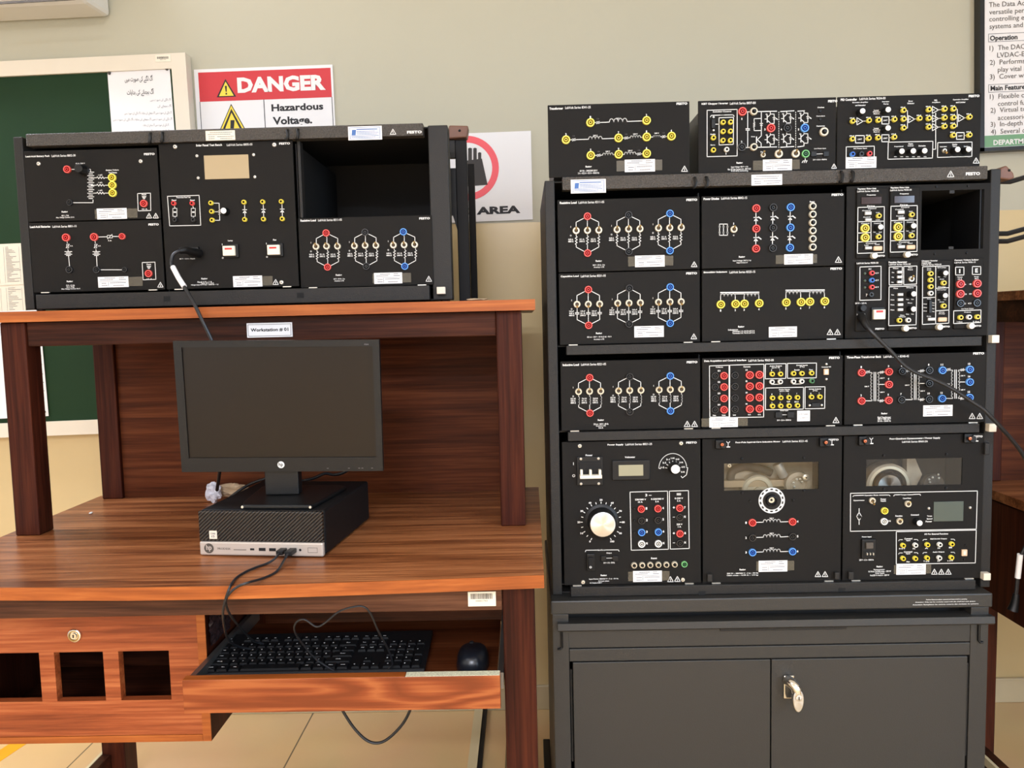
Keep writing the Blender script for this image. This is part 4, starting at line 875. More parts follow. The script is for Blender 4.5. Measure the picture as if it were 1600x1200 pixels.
for t_, x, y, wd in (('Operating Mode', 283, 480, 100), ('Dynamometer', 195, 517, 80), ('Power', 370, 507, 40), ('Supply', 370, 521, 40), ('Torque Control', 540, 476, 94), ('Open/Close', 540, 502, 60), ('Function', 482, 628, 50), ('Command', 597, 620, 58), ('N', 415, 665, 14), ('Torque', 703, 630, 36), ('Speed', 703, 650, 40), ('Power', 698, 668, 46), ('Power Input', 250, 780, 68), ('220 V – 1.5 A – 50/60 Hz', 248, 945, 104), ('I/O For External Functions', 752, 758, 170), ('Command', 550, 792, 56), ('Input', 550, 806, 30), ('Shaft Encoder Outputs', 768, 794, 120), ('Command', 548, 887, 60), ('Input', 548, 901, 30), ('Analog Outputs', 768, 889, 84)): P.T(t_, x, y, wd, 12, .03)
P.L((150, 488), (158, 481), (228, 479)); P.L((340, 478), (412, 477), (418, 484)); P.L((445, 484), (450, 476), (490, 475)); P.L((590, 473), (634, 472), (638, 480))
for xa, xb, y in ((480, 620, 800), (655, 885, 798), (480, 620, 895), (655, 885, 892)): P.L((xa, y+8), (xa+6, y), (xa+28, y), w=PX*.8); P.L((xb-28, y-2), (xb-6, y-2), (xb, y+6), w=PX*.8)
for x, y in ((507, 838), (682, 833), (858, 828), (507, 932), (595, 932), (680, 928), (855, 925)): P.mini(x, y)
for x, y in ((596, 836), (771, 832), (768, 928)): P.mini(x, y, 'whi')
for x, y, wd, t_ in ((505, 864, 44, '0-10 V'), (590, 864, 16, 'N'), (681, 861, 24, 'A'), (770, 860, 16, 'N'), (855, 856, 24, 'B'), (548, 958, 26, 'Aux'), (680, 955, 42, 'T ±10'), (768, 953, 16, 'N'), (852, 950, 40, 'n ±10')): P.T(t_, x, y, wd, 11, .03)
P.block('usb_port', 930, 868, 970, 915, 0, .004, 'beige', label='beige square data port'); P.block('usb_hole', 940, 878, 958, 905, .004, .0046, 'whi'); P.screw(960, 840, .0022, 'black'); P.screw(952, 940, .0022, 'black')
ip = P.block('power_inlet', 206, 792, 310, 930, 0, .006, 'black', .0015); P.block('inlet_switch', 232, 812, 284, 856, .006, .010, 'motord', parent=ip); P.block('inlet_socket', 218, 870, 300, 918, .006, .0066, 'hole', parent=ip)
for x in (238, 260, 282): P.block('inlet_pin', x-3, 884, x+3, 900, .0066, .012, 'screw', .0002, parent=ip)
P.rating(343, 995, ('Dynamometer:', 300, 380, 1016), ('0-3 N·m / 0-2500 r/min – 350 W', 262, 425, 1028), ('Power Supply:', 312, 378, 1042), ('0-±150 V / 0-±5 A – 500 W', 275, 412, 1056)); P.label(462, 975, 675, 1052, None, 735)
for x in (738, 788, 838): P.tri(x, 1031, 9)
latch_knob(P, 238, 88); latch_knob(P, 995, 70); side_hooks(P, ((1085, 98, 1122, 182), (108, 1024, 146, 1080))); P.clips(); P.done()
# ---- carrier with plug-in units, upper right of the tall rack
def cxz(ox, oy, x, y): p = atY(ox+x/5.517, oy+y/5.517, YR); return p.x, p.z
op = (atY(1438.7, 389.6, YR).x, atY(1535.7, 389.6, YR).x, atY(1487, 389.6, YR).z, atY(1487, 297, YR).z)
P = right_mod('carrier_module', 'black carrier frame with one empty square bay, upper right of the tall rack', 2, 1.1360, 1.4400, group=RG, window=op).crop(1310, 260, 5.517)
for x, y in ((842, 175), (1116, 170), (828, 755), (1105, 747)): P.screw(x, y, .0022, 'black')
for x, y0, y1 in ((978, 205, 235), (970, 690, 715)): P.block('tab', x-22, y0, x+22, y1, -.002, .001, 'rack', .0005)
MB().box(op[1]-.006, op[1]-.003, YR+.004, YR+.10, op[2], op[3], 'blackm').build('bay_wall', P.root); P.done()
UD = 'plug-in units in the carrier'
def unit(name, label, px0, py0, px1, py1):
    a = atY(px0, py1, YR); c = atY(px1, py0, YR)
    u = Panel(name, label, 'plug-in unit', a.x+.001, c.x-.001, a.z+.001, c.z-.001, YR-.0045, group=UD, housing=False, th=.0043, bevel=.0025); return u
def thumb(P, x, y, fx0, fx1, fy):
    P.part('thumbscrew', DATA.get('th') or DATA.setdefault('th', MB().lathe((0, 0, 0), [(.0062, 0), (.0062, .008), (.0055, .009), (.002, .0092)], ['nut', 'nut', 'cap', 'cap'], 20).build('thumbscrew', smooth=True, origin=(0, 0, 0), data_only=True)), x, y)
    P.T('FESTO', (fx0+fx1)/2, fy, fx1-fx0, 15, .045)
for dx, dy, lab, pxs in ((0, 0, 'left of two twin black plug-in firing units with dark red displays', (1335.4, 292.6, 1386.6, 405.5)), (284, -10, 'right of two twin black plug-in firing units, beside the empty bay', (1387.2, 291, 1437, 404))):
    P = unit('firing_unit', lab, *pxs).crop(1310, 260, 5.517); X = lambda x: x+dx; Y_ = lambda y: y+dy
    P.T('Thyristor Firing Unit', X(244), Y_(195), 162, 17, .03); P.T('LabVolt Series 9030-30', X(254), Y_(214), 184, 14, .012)
    P.T('Frequency', X(284), Y_(247), 78, 13, .03); P.block('display', X(195), Y_(262), X(370), Y_(328), 0, .0015, 'leddisp', .0004, 'dark red blank display')
    P.T('Firing', X(280), Y_(342), 66, 12, .02); P.quad((X(168), Y_(354)), (X(395), Y_(347)), (X(393), Y_(743)), (X(163), Y_(750)))
    P.L((X(166), Y_(478)), (X(394), Y_(472))); P.L((X(280), Y_(475)), (X(280), Y_(648))); P.L((X(166), Y_(575)), (X(280), Y_(570))); P.L((X(165), Y_(652)), (X(394), Y_(644)))
    for x, y, wd in ((290, 363, 70), (240, 381, 70), (244, 437, 60), (230, 492, 70), (335, 490, 60), (280, 663, 90), (240, 680, 34), (334, 672, 40), (338, 398, 30), (338, 460, 34), (310, 566, 20), (360, 566, 26), (340, 580, 32)): P.T('Control', X(x), Y_(y), wd, 10, .02)
    P.block('slide_switch', X(222), Y_(390), X(280), Y_(422), 0, .004, 'greyslide'); P.block('slide_switch', X(226), Y_(448), X(282), Y_(474), 0, .004, 'greyslide'); P.block('slide_switch', X(224), Y_(690), X(284), Y_(718), 0, .004, 'greyslide')
    P.block('button', X(295), Y_(688), X(370), Y_(728), 0, .006, 'beige', .002, 'beige push button'); P.mini(X(342), Y_(428)); P.mini(X(341), Y_(608)); P.J(X(225), Y_(535), 'yel', .0086); P.J(X(226), Y_(615), 'yel', .0086)
    P.knob(X(365), Y_(522), .0055, .015); thumb(P, X(298), Y_(772), X(322), X(400), Y_(771)); P.done()
P = unit('supply_unit', 'plug-in supply unit with a white rocker switch and the black cord plugged in', 1334.5, 407, 1384.6, 519).crop(1310, 390, 5.517)
P.T('LabVolt Series 9030-30', 250, 116, 186, 15, .02); P.quad((185, 150), (367, 143), (366, 432), (184, 437)); P.T('DC', 272, 168, 24, 12, .03)
for x, y, c, t_ in ((283, 203, 'red', '+15 V'), (283, 265, 'blue', '-15 V'), (283, 324, 'red', '+5 V')): P.mini(x, y, c); P.T(t_, 330, y, 34, 12, .03); P.part('indicator_lamp', screw_data(.0026, 'led'), 226, y+3)
P.mini(275, 388, 'blk'); P.T('7', 242, 392, 14, 22); P.T('24 V – 2.5 A', 193, 462, 98, 13, .03); P.T('24 V AC', 193, 560, 74, 13, .03); P.T('Input', 195, 577, 40, 12, .03)
P.part('fuse_holder', knob_data(.006, .010, 'blackm'), 200, 505); rk = P.block('rocker_switch', 276, 496, 392, 612, 0, .004, 'black'); rr = P.block('rocker', 283, 516, 384, 602, .004, .012, 'cream', .001, 'white rocker with a red mark', rk); P.block('rocker_mark', 303, 524, 362, 544, .012, .0125, 'red', .0002, parent=rr)
P.T('FESTO', 356, 683, 78, 15, .045); P.done()
P = unit('function_generator_unit', 'plug-in generator unit with two knobs and rows of grey slide switches', 1385.4, 407, 1435.4, 517.6).crop(1310, 390, 5.517)
P.T('Function Generator', 512, 108, 158, 16, .03); P.T('LabVolt Series 9036-00', 528, 127, 188, 13, .012)
P.quad((437, 150), (550, 146), (547, 302), (437, 306)); P.quad((562, 145), (676, 141), (673, 297), (562, 302)); P.quad((436, 321), (674, 312), (669, 648), (433, 656))
for x, y, wd in ((492, 162, 48), (618, 156, 36), (618, 173, 46), (492, 334, 40), (615, 328, 64), (470, 197, 20), (468, 238, 20), (465, 282, 20), (466, 390, 24), (464, 433, 34), (464, 476, 34), (464, 520, 34), (594, 430, 24), (638, 428, 22), (594, 557, 26), (638, 556, 22), (615, 460, 40), (549, 566, 38), (549, 579, 60)): P.T('Wave', x, y, wd, 10, .02)
for x, y in ((522, 195), (522, 237), (522, 280), (527, 388), (527, 432), (527, 475), (527, 518)): P.block('slide_switch', x-24, y-13, x+24, y+13, 0, .005, 'greyslide')
P.sw(625, 254, 1, .0056); P.knob(650, 382, .0055, .015); P.knob(648, 513, .0055, .015); P.mini(520, 610); P.mini(595, 608, 'whi'); thumb(P, 567, 680, 592, 674, 677); P.done()
P = unit('power_control_unit', 'plug-in control unit with four stacked sockets and a slim black slider', 1436, 405.4, 1487, 516).crop(1310, 390, 5.517)
P.T('Chopper / Inverter', 786, 98, 138, 15, .03); P.T('Control Unit', 758, 114, 82, 13, .03); P.T('LabVolt Series 9029-00', 802, 129, 170, 12, .012)
P.quad((725, 148), (955, 139), (951, 634), (723, 645)); P.L((838, 144), (837, 640)); P.L((838, 334), (953, 328)); P.L((838, 528), (952, 521)); P.L((724, 415), (838, 411))
for x, y, wd in ((782, 163, 36), (782, 177, 36), (892, 156, 76), (892, 256, 38), (866, 236, 20), (918, 234, 20), (892, 322, 66), (892, 347, 80), (866, 434, 20), (918, 432, 20), (892, 452, 40), (782, 426, 34), (892, 540, 46), (892, 554, 54), (780, 576, 36), (748, 470, 30), (748, 500, 30), (748, 530, 30), (818, 460, 20), (818, 480, 20), (818, 510, 20), (818, 535, 20)): P.T('Duty', x, y, wd, 10, .02)
for y in (208, 263, 320): P.mini(788, y)
P.mini(788, 377, 'whi'); P.mini(900, 288); P.mini(900, 485); P.knob(925, 202, .0052, .015); P.knob(922, 396, .0052, .015)
P.block('slider', 770, 438, 798, 548, 0, .005, 'black'); P.block('slide_switch', 764, 586, 828, 614, 0, .004, 'greyslide'); P.block('button', 851, 583, 926, 622, 0, .006, 'beige', .002, 'beige push button'); thumb(P, 858, 668, 880, 960, 664); P.done()
P = unit('isolator_unit', 'plug-in isolator unit with four red jacks and boxed letters I and E', 1487.6, 402.7, 1537, 515).crop(1310, 390, 5.517)
P.T('Current / Voltage Isolator', 1104, 91, 208, 16, .03); P.T('LabVolt Series 9056-15', 1090, 110, 182, 13, .012)
for x, y, t_ in ((1045, 185, 'I'), (1190, 180, 'E')): P.rect(x-36, y-34, x+36, y+34); P.T(t_, x, y, 10 if t_ == 'I' else 24, 34, .03)
for x, y in ((1047, 297), (1190, 293), (1045, 382), (1190, 377)): P.J(x, y, 'red', .0082)
P.J(1045, 463, 'blk'); P.J(1187, 460, 'blk')
for x, y, wd, t_ in ((1047, 238, 44, 'Range'), (1047, 254, 36, '10 A'), (1190, 234, 40, 'Range'), (1190, 250, 34, '300 V'), (1090, 300, 22, '+'), (1137, 298, 26, '+'), (1092, 384, 26, '0'), (1137, 382, 24, '0'), (1088, 466, 22, 'C'), (1130, 464, 30, 'C'), (1112, 510, 106, 'Low Power Output'), (1112, 540, 60, 'Outputs'), (1045, 623, 46, 'I Out'), (1186, 620, 54, 'E Out')): P.T(t_, x, y, wd, 11, .02)
P.quad((993, 528), (1228, 520), (1226, 628), (992, 638)); P.mini(1045, 585); P.mini(1118, 582, 'whi'); P.mini(1190, 580); thumb(P, 1130, 658, 1152, 1230, 658); P.done()
# ---- three modules standing on top of the tall rack
TG = 'modules standing on top of the tall rack'
def top_mod(name, label, xa, xb): return Panel(name, label, 'electrical module', xa, xb, 1.4732, 1.6160, YR+.002, group=TG)
P = top_mod('transformer_module', 'black transformer module with nine yellow jacks, leftmost on top of the tall rack', .0590, .3420).crop(840, 140, 6.154)
P.title('Transformer', 113, 245, 182, 'LabVolt Series 8341-25', 265, 510, 172, 1335, 1440, 135)
for row in ([(507, 320), ('v', 580), ('c', 690, 860), (1046, 300)], [(272, 485), ('v', 348), ('c', 490, 620), (777, 468)], [(777, 468), ('v', 852), ('c', 890, 990), (1047, 458)], [(1047, 458), ('c', 1110, 1180), ('v', 1212), (1285, 450)], [(510, 635), ('v', 587), ('c', 625, 725), (778, 625)], [(778, 625), ('c', 835, 945), ('v', 975), (1047, 617)]):
    a, c = row[0], row[-1]; yy = lambda x: a[1]+(c[1]-a[1])*(x-a[0])/(c[0]-a[0]); x = a[0]
    for e in row[1:-1]:
        if e[0] == 'v': P.L((x, yy(x)), (e[1]-14, yy(e[1]))); P.var(e[1], yy(e[1])); x = e[1]+14; P.T('C.B.', e[1], yy(e[1])-36, 24, 10, .0, 'greyink')
        else: P.L((x, yy(x)), (e[1], yy(e[1]))); P.coil(e[1], yy(e[1]), e[2], yy(e[2]), 4, -1); x = e[2]; P.T('240 V', (e[1]+e[2])/2, yy(e[1])-36, 44, 12, .03)
    P.L((x, yy(x)), c)
for n, x, y in ((1, 507, 320), (2, 1046, 300), (3, 272, 485), (7, 777, 468), (8, 1047, 458), (4, 1285, 450), (5, 510, 635), (9, 778, 625), (6, 1047, 617)): P.J(x, y, 'yel', .0085); P.T(str(n), x, y-54, 13, 22, .03)
P.rating(490, 743, ('60 VA – 240/208/120 V', 405, 575, 780), ('5 A – 0.25 A – 0.5 A – 50/60 Hz', 388, 592, 803)); P.label(838, 668, 1127, 795, 750, 1192); P.tri(1412, 762, 9.5); P.done()
P = top_mod('inverter_module', 'black chopper inverter module with transistor diagrams, middle on top of the tall rack', .3590, .6330).crop(1080, 130, 6.667)
P.title('IGBT Chopper / Inverter', 108, 385, 215, 'LabVolt Series 8837-B0', 403, 672, 208, 1425, 1522, 187)
P.quad((165, 283), (478, 273), (478, 758), (165, 766)); P.T('Switching Control', 320, 298, 192, 18, .03); P.quad((289, 361), (440, 355), (438, 638), (290, 644)); P.L((200, 352), (208, 336), (300, 333)); P.L((345, 332), (436, 330), (446, 345)); P.T('Inputs', 322, 333, 36, 11, .02)
for x, y in ((328, 412), (406, 410), (328, 507), (404, 505), (326, 600), (404, 600), (227, 573), (227, 700)): P.mini(x, y)
P.mini(365, 695, 'whi'); P.L((362, 715), (362, 742))
for x, y, t_ in ((226, 532, 'Enable'), (226, 645, 'Sync.')): P.T(t_, x, y, 52, 14, .03)
P.block('serial_port', 205, 375, 247, 478, 0, .005, 'black', .0015); P.screw(232, 355, .0022); P.screw(232, 492, .0022); P.L((247, 428), (289, 427))
P.L((530, 300), (890, 292), w=PX*1.2); P.L((930, 296), (1070, 288), w=PX*1.2); P.L((1110, 292), (1180, 288), w=PX*1.2); P.L((523, 672), (890, 664), w=PX*1.2); P.L((930, 668), (1070, 660), w=PX*1.2); P.L((1110, 664), (1175, 655), w=PX*1.2)
P.L((588, 300), (588, 470)); P.L((588, 495), (588, 670)); P.capa(588, 482, 3); P.L((730, 296), (730, 548), (688, 590)); P.L((688, 590), (728, 625), (728, 668)); P.L((655, 370), (730, 368)); P.L((655, 370), (655, 405)); P.zig(655, 405, 655, 460, 3, 9); P.L((655, 460), (655, 495), (730, 493)); P.diode(730, 432, 2.2); P.L((680, 560), (680, 620), w=PX*1.5)
for x in (912, 1088):
    for k in range(16): P.L((x, 300+k*24), (x, 312+k*24), w=PX*.7)
for x, yt, yb, col, n in ((827, 370, 585, 'red', '3'), (998, 365, 580, 'blk', '4'), (1178, 360, 575, 'blue', '5')):
    for yc, e in ((yt, 0), (yb, 1)):
        P.L((x-60, yc+4), (x-36, yc+4)); P.L((x-36, yc-32), (x-36, yc+38), w=PX*1.4); P.L((x-36, yc-12), (x-4, yc-42), (x-4, yc-72 if e == 0 else yc-60)); P.L((x-36, yc+16), (x-4, yc+44), (x-4, yc+(80 if e == 0 else 82)), w=PX*1.2)
        P.L((x-4, yc-48), (x+36, yc-48), (x+36, yc+50), (x-4, yc+50)); P.diode(x+36, yc, 2); P.T('Q', x-42, yc-44, 20, 16, .03); P.L((x+56, yc-2), (x+70, yc+8), w=PX*1.4)
    P.J(x, 470, col, .0084); P.T(n, x-60, 482, 14, 20, .03)
P.J(530, 298, 'red', .0084); P.T('1', 527, 372, 8, 20, .03); P.J(523, 668, 'blk', .0084); P.T('2', 525, 612, 14, 22, .03)
for x, y in ((648, 298), (648, 668)): P.btn(x, y, .0076)
for x, y in ((908, 738), (1084, 736)): P.sw(x, y, 1, .0082)
P.sw(745, 750, 1, .005); P.btn(1378, 510, .0088); P.J(1187, 738, 'grn', .0078); P.L((1187, 785), (1187, 805)); P.L((1165, 810), (1208, 808)); P.L((1165, 810), (1155, 828)); P.L((1185, 810), (1175, 828)); P.L((1205, 810), (1195, 828))
for t_, x, y, wd in (('Overheat', 1350, 252, 70), ('Overvoltage', 1348, 344, 90), ('Overcurrent', 1348, 446, 88), ('Low Power Input', 1342, 682, 122), ('24 V – 0.16 A – 50/60 Hz', 1340, 796, 144), ('Dump', 645, 558, 40), ('Dump', 745, 717, 44)): P.T(t_, x, y, wd, 14, .03)
for x, y in ((1340, 290), (1340, 378)): P.part('indicator_lamp', screw_data(.003, 'black'), x, y)
for x in (1272, 1402): P.block('power_socket', x-30, 712, x+28, 768, 0, .004, 'black'); P.screw(x+3, 740, .0024)
P.L((1305, 738), (1370, 736), w=PX*.7)
P.rating(503, 832, ('Input Voltage: 420 V – 3 φ', 415, 592, 873), ('Max. DC Bus Current: 6 A – 400 V DC', 380, 622, 895), ('0-20 kHz switching', 415, 592, 915)); P.label(745, 790, 1048, 915, 645, 1135); P.tri(1487, 865, 8); P.done()
P = top_mod('controller_module', 'black controller module covered in small yellow sockets, rightmost on top of the tall rack', .6350, .9190).crop(1300, 130, 5.333)
P.title('PID Controller', 72, 208, 137, 'LabVolt Series 9034-00', 228, 445, 128, 1138, 1228, 107)
for a, c in (((167, 320), (205, 319)), ((258, 317), (302, 315)), ((380, 312), (415, 311)), ((472, 308), (514, 306)), ((690, 299), (723, 297)), ((800, 224), (840, 223)), ((799, 297), (840, 296)), ((799, 369), (840, 368)), ((885, 222), (931, 220)), ((885, 294), (931, 292)), ((885, 366), (931, 364)), ((1105, 290), (1138, 286)), ((1003, 437), (1037, 437)), ((1100, 436), (1137, 435)), ((164, 468), (195, 467)), ((268, 464), (300, 463)), ((377, 458), (415, 458)), ((472, 455), (513, 453)), ((590, 303), (640, 301)), ((1004, 291), (1055, 291))): P.L(a, c)
P.L((590, 230), (628, 229), (628, 375), (590, 377)); P.L((1005, 218), (1043, 217), (1043, 361), (1004, 362)); P.L((863, 250), (863, 550), (840, 552))
for x, y in ((232, 318), (662, 300), (860, 223), (860, 295), (860, 367), (1078, 290)): P.L((x-25, y-30), (x-25, y+30), (x+26, y), (x-25, y-30)); P.T('+', x-12, y, 12, 12)
for q in ((415, 280, 474, 340), (414, 430, 474, 488), (195, 437, 268, 498), (1037, 412, 1100, 468)): P.rect(*q, w=PX*1.2); P.T('LIMIT', (q[0]+q[2])/2, (q[1]+q[3])/2, 36, 11, .02)
for x, y in ((167, 320), (302, 315), (380, 312), (514, 306), (590, 230), (590, 303), (590, 377), (723, 297), (800, 224), (799, 297), (799, 369), (931, 220), (931, 292), (930, 364), (1005, 218), (1004, 291), (1004, 362), (1138, 286), (1003, 437), (1137, 435), (164, 468), (300, 463), (377, 458), (513, 453)): P.mini(x, y); P.T('IN', x, y-29, 36, 9, .03)
for x, y in ((255, 232), (468, 220), (467, 373), (582, 567), (677, 565), (772, 563), (1047, 552), (1138, 550)): P.knob(x, y, .0056, .015)
P.quad((118, 531), (352, 525), (350, 700), (116, 705)); P.quad((468, 492), (840, 484), (836, 624), (465, 634)); P.quad((880, 496), (1166, 490), (1164, 610), (878, 619))
for x, y, c in ((165, 595, 'blue'), (238, 593, 'blk'), (307, 590, 'red')): P.mini(x, y, c)
for t_, x, y, wd in (('Summing Amplifier', 235, 161, 132), ('and Attenuator', 237, 184, 86), ('Integrator', 447, 155, 60), ('Ramp', 450, 174, 42), ('Error', 655, 150, 36), ('Detector', 657, 168, 58), ('PID', 864, 143, 24), ('Amplifiers', 866, 161, 68), ('Operating Amplifier', 1072, 137, 132), ('and Limiter', 1072, 159, 80), ('Lower', 370, 226, 42), ('Frequency', 371, 241, 60), ('Range', 371, 256, 50), ('Lower', 370, 376, 42), ('Frequency', 371, 391, 60), ('Range', 371, 407, 50), ('DC Power Input', 235, 545, 110), ('Proportional', 556, 528, 74), ('Gain', 654, 506, 40), ('Integral', 654, 523, 46), ('Derivative', 750, 522, 58), ('Integrator', 928, 530, 58), ('Limits', 1022, 510, 40), ('Upper', 1022, 526, 34), ('Lower', 1115, 526, 34)): P.T(t_, x, y, wd, 12, .03)
for x in (528, 580, 626, 678, 722, 775, 995, 1046, 1090, 1140): P.T('min', x, 612, 22, 9, .02)
P.sw(932, 565, -1, .0042); P.label(112, 612, 368, 712); P.tri(1200, 645, 9.5); P.done()

# ---- modules of the small rack
LG = 'modules in the small rack'
def left_mod(name, label, x0, x1, z0, z1, **k): return Panel(name, label, 'electrical module', x0, x1, z0, z1, YL, group=LG, **k)
P = left_mod('battery_pack_module', 'black battery pack module with three yellow jacks, top left of the small rack', -1.0550, -.7690, 1.4235, 1.5720).crop(0, 180, 4)
P.title('Lead-Acid Battery Pack', 160, 312, 258, 'LabVolt Series 8802-30', 323, 473, 253, 900, 967, 243)
P.screw(242, 303, .0042); P.screw(880, 288, .0042)
P.L((424, 340), (480, 338)); P.L((520, 338), (566, 338), (567, 352)); P.L((440, 547), (582, 547), (582, 530)); P.T('10 A, 250 V', 503, 302, 58, 9, .02)
for k in range(16): y = 356+k*11; P.L((548 if k % 2 == 0 else 556, y), (588 if k % 2 == 0 else 580, y))
for k, y in enumerate((391, 438, 487)): P.L((570, y), (605, y)); P.zig(605, y, 655, y, 3, 7); P.L((655, y), (703, y)); P.T('1 kΩ', 627, y-17, 25, 8, .03); P.J(704+k*2, y, 'yel', .0084)
P.T('Battery Voltage', 703, 344, 80, 11, .03); P.T('Test Points', 705, 359, 52, 10, .03)
P.J(424, 340, 'red', .0080); P.J(440, 547, 'blk', .0064)
fh = P.knob(490, 333, .0090, .022, 'black')
def charge_box(q, jx, jy, x, y):
    P.quad(*q); P.T('Fast', x, y-12, 28, 9, .03)
    for k, wd in enumerate((24, 18, 10)): P.L((x-wd/2, y+k*7), (x+wd/2, y+k*7))
    P.J(jx, jy, 'red', .0078); P.T('10 A', jx+3, jy+34, 34, 9, .02)
charge_box(((860, 490), (941, 487), (943, 596), (864, 598)), 902, 553, 901, 508)
P.rating(405, 605, ('48 V – 7 Ah', 385, 430, 628), ('Max. Charge Current: 2.5 A', 352, 465, 640)); P.label(610, 580, 792, 652, 553, 822); P.tri(932, 629, 8.5); P.tri(974, 629, 8.5); P.done()
P = left_mod('batteries_module', 'black batteries module with three small red jacks, bottom left of the small rack', -1.0550, -.7690, 1.2725, 1.4215).crop(0, 180, 4)
P.title('Lead-Acid Batteries', 188, 315, 697, 'LabVolt Series 8801-10', 328, 479, 695, 928, 993, 683)
for x, x2, y in ((417, 437, 765), (592, 608, 762)):
    P.L((x, y), (x+4, 798)); P.var(x+7, 818, False, 3); P.L((x+8, 840), (x+10, 850)); P.L((x+12, 880), (x2, 960)); P.T('5 A', x+30, 817, 16, 8, .03)
    for k, wd in enumerate((44, 26, 44, 26)): P.L((x+11-wd/2, 853+k*8), (x+11+wd/2, 853+k*8))
    P.J(x, y, 'red', .0084); P.J(x2, 966, 'blk', .0076)
P.L((592, 762), (668, 760)); P.L((706, 758), (767, 758)); P.var(687, 759, True, 4); P.T('5 A', 687, 784, 22, 9, .03); P.L((608, 966), (783, 966)); P.J(767, 758, 'red', .0068); P.J(783, 966, 'blk', .0056)
charge_box(((889, 921), (969, 918), (975, 1026), (895, 1029)), 932, 990, 931, 944)
P.rating(437, 1040, ('12 V – 2.3 Ah', 415, 467, 1064), ('12 V – 7 Ah', 417, 465, 1075), ('Max. Charge Current: 0.6 A', 385, 502, 1086)); P.label(617, 1007, 802, 1078, 592, 828); P.tri(1003, 1060, 8.5); P.clips(); P.done()
P = left_mod('solar_test_module', 'black solar panel test bench module with a pale display and two white rockers', -.7650, -.4790, 1.2725, 1.5800).crop(240, 180, 4)
P.title('Solar Panel Test Bench', 265, 428, 187, 'LabVolt Series 8805-05', 458, 618, 184, 785, 853, 177)
for x, y in ((135, 197), (755, 185), (800, 1045)): P.screw(x, y, .0046)
P.block('display', 322, 245, 592, 402, -.001, .0012, 'lcdt', .0006, 'pale tan reflective display')
for x, y in ((272, 255), (626, 248), (280, 393), (634, 386)): P.screw(x, y, .0034)
P.quad((87, 507), (285, 501), (295, 688), (101, 692)); P.T('Photovoltaic Panel Test', 187, 513, 88, 10, .02)
for x in (130, 245): P.T('Panel', x-2, 531, 28, 9, .03); P.mini(x, 552, 'red'); P.mini(x+8, 655, 'blk'); P.L((x, 565), (x+4, 580)); P.rect(x-9, 582, x+16, 632, PX*.8); P.capa(x+4, 606, 1.6); P.L((x+4, 632), (x+7, 648))
P.L((362, 550), (410, 550), (411, 590)); P.zig(411, 590, 413, 622, 3, 6); P.L((413, 622), (414, 657), (370, 657)); P.L((366, 603), (403, 604))
for x, y in ((362, 550), (367, 603), (370, 657), (568, 545), (573, 653), (685, 543), (690, 651), (801, 541), (807, 649)): P.part('signal_jack', mini_data('yel'), x, y, .002)
for x, y0, y1 in ((570, 545, 653), (687, 543, 651), (804, 541, 649)): P.L((x-2, y0), (x+2, y1)); P.diode(x, (y0+y1)/2+2, 3.2)
P.knob(437, 597, .0066, .014)
for x0, y0, x1, y1, t_, tx in ((447, 816, 519, 882, 'Lamp', 480), (723, 810, 797, 876, 'Fan', 757)):
    o = P.block('rocker_switch', x0-4, y0-10, x1+14, y1+10, 0, .006, 'black', .001); r = P.block('rocker', x0, y0+3, x1, y1, .006, .013, 'cream', .001, 'white rocker with a red mark', o); P.block('rocker_mark', x0+12, y0+16, x0+56, y0+28, .013, .0135, 'red', .0002, parent=r)
    P.T(t_, tx, y0-31, 30 if t_ == 'Lamp' else 20, 11, .03); P.T('I', x0-18, y0-8, 3, 12); P.T('O', x0-14, y1+10, 11, 11, .03)
P.T('48 V – 1.5 A – Supply', 211, 898, 98, 9, .02); pl = P.block('power_inlet', 222, 822, 288, 880, 0, .008, 'black', .002); put('screw', screw_data(.003), P.pt(263, 852, .008), pl)
P.rating(318, 1023, ('Panel: 6 V – 1 A', 275, 365, 1042), ('Input: 48 V – 1.5 A', 300, 378, 1051), ('Halogen lamp 50 W max – 50/60 Hz – 1 φ', 235, 405, 1060)); P.label(500, 1002, 678, 1075, 446, 695); P.tri(763, 1043, 9); P.clips(); P.done()
P = left_mod('resistive_load_module', 'black resistive load module below the empty bay of the small rack', -.4750, -.1890, 1.2690, 1.4165).crop(450, 180, 4)
P.title('Resistive Load', 78, 175, 658, 'LabVolt Series 8311-05', 188, 337, 655, 820, 887, 645)
load_bank(P, [((240, 737), (249, 950), ((177, 822), (243, 820), (311, 820)), 'red'), ((483, 733), (491, 945), ((417, 818), (484, 815), (551, 815)), 'blk'), ((722, 730), (731, 945), ((660, 813), (727, 812), (793, 810)), 'blue')], 'R')
P.rating(318, 1000, ('240 V – 50 Hz – 3 φ', 285, 355, 1024), ('Accuracy: ± 5%', 290, 350, 1036)); P.label(540, 982, 713, 1055, 490, 735); P.tri(880, 1023, 9); P.clips(); P.done()

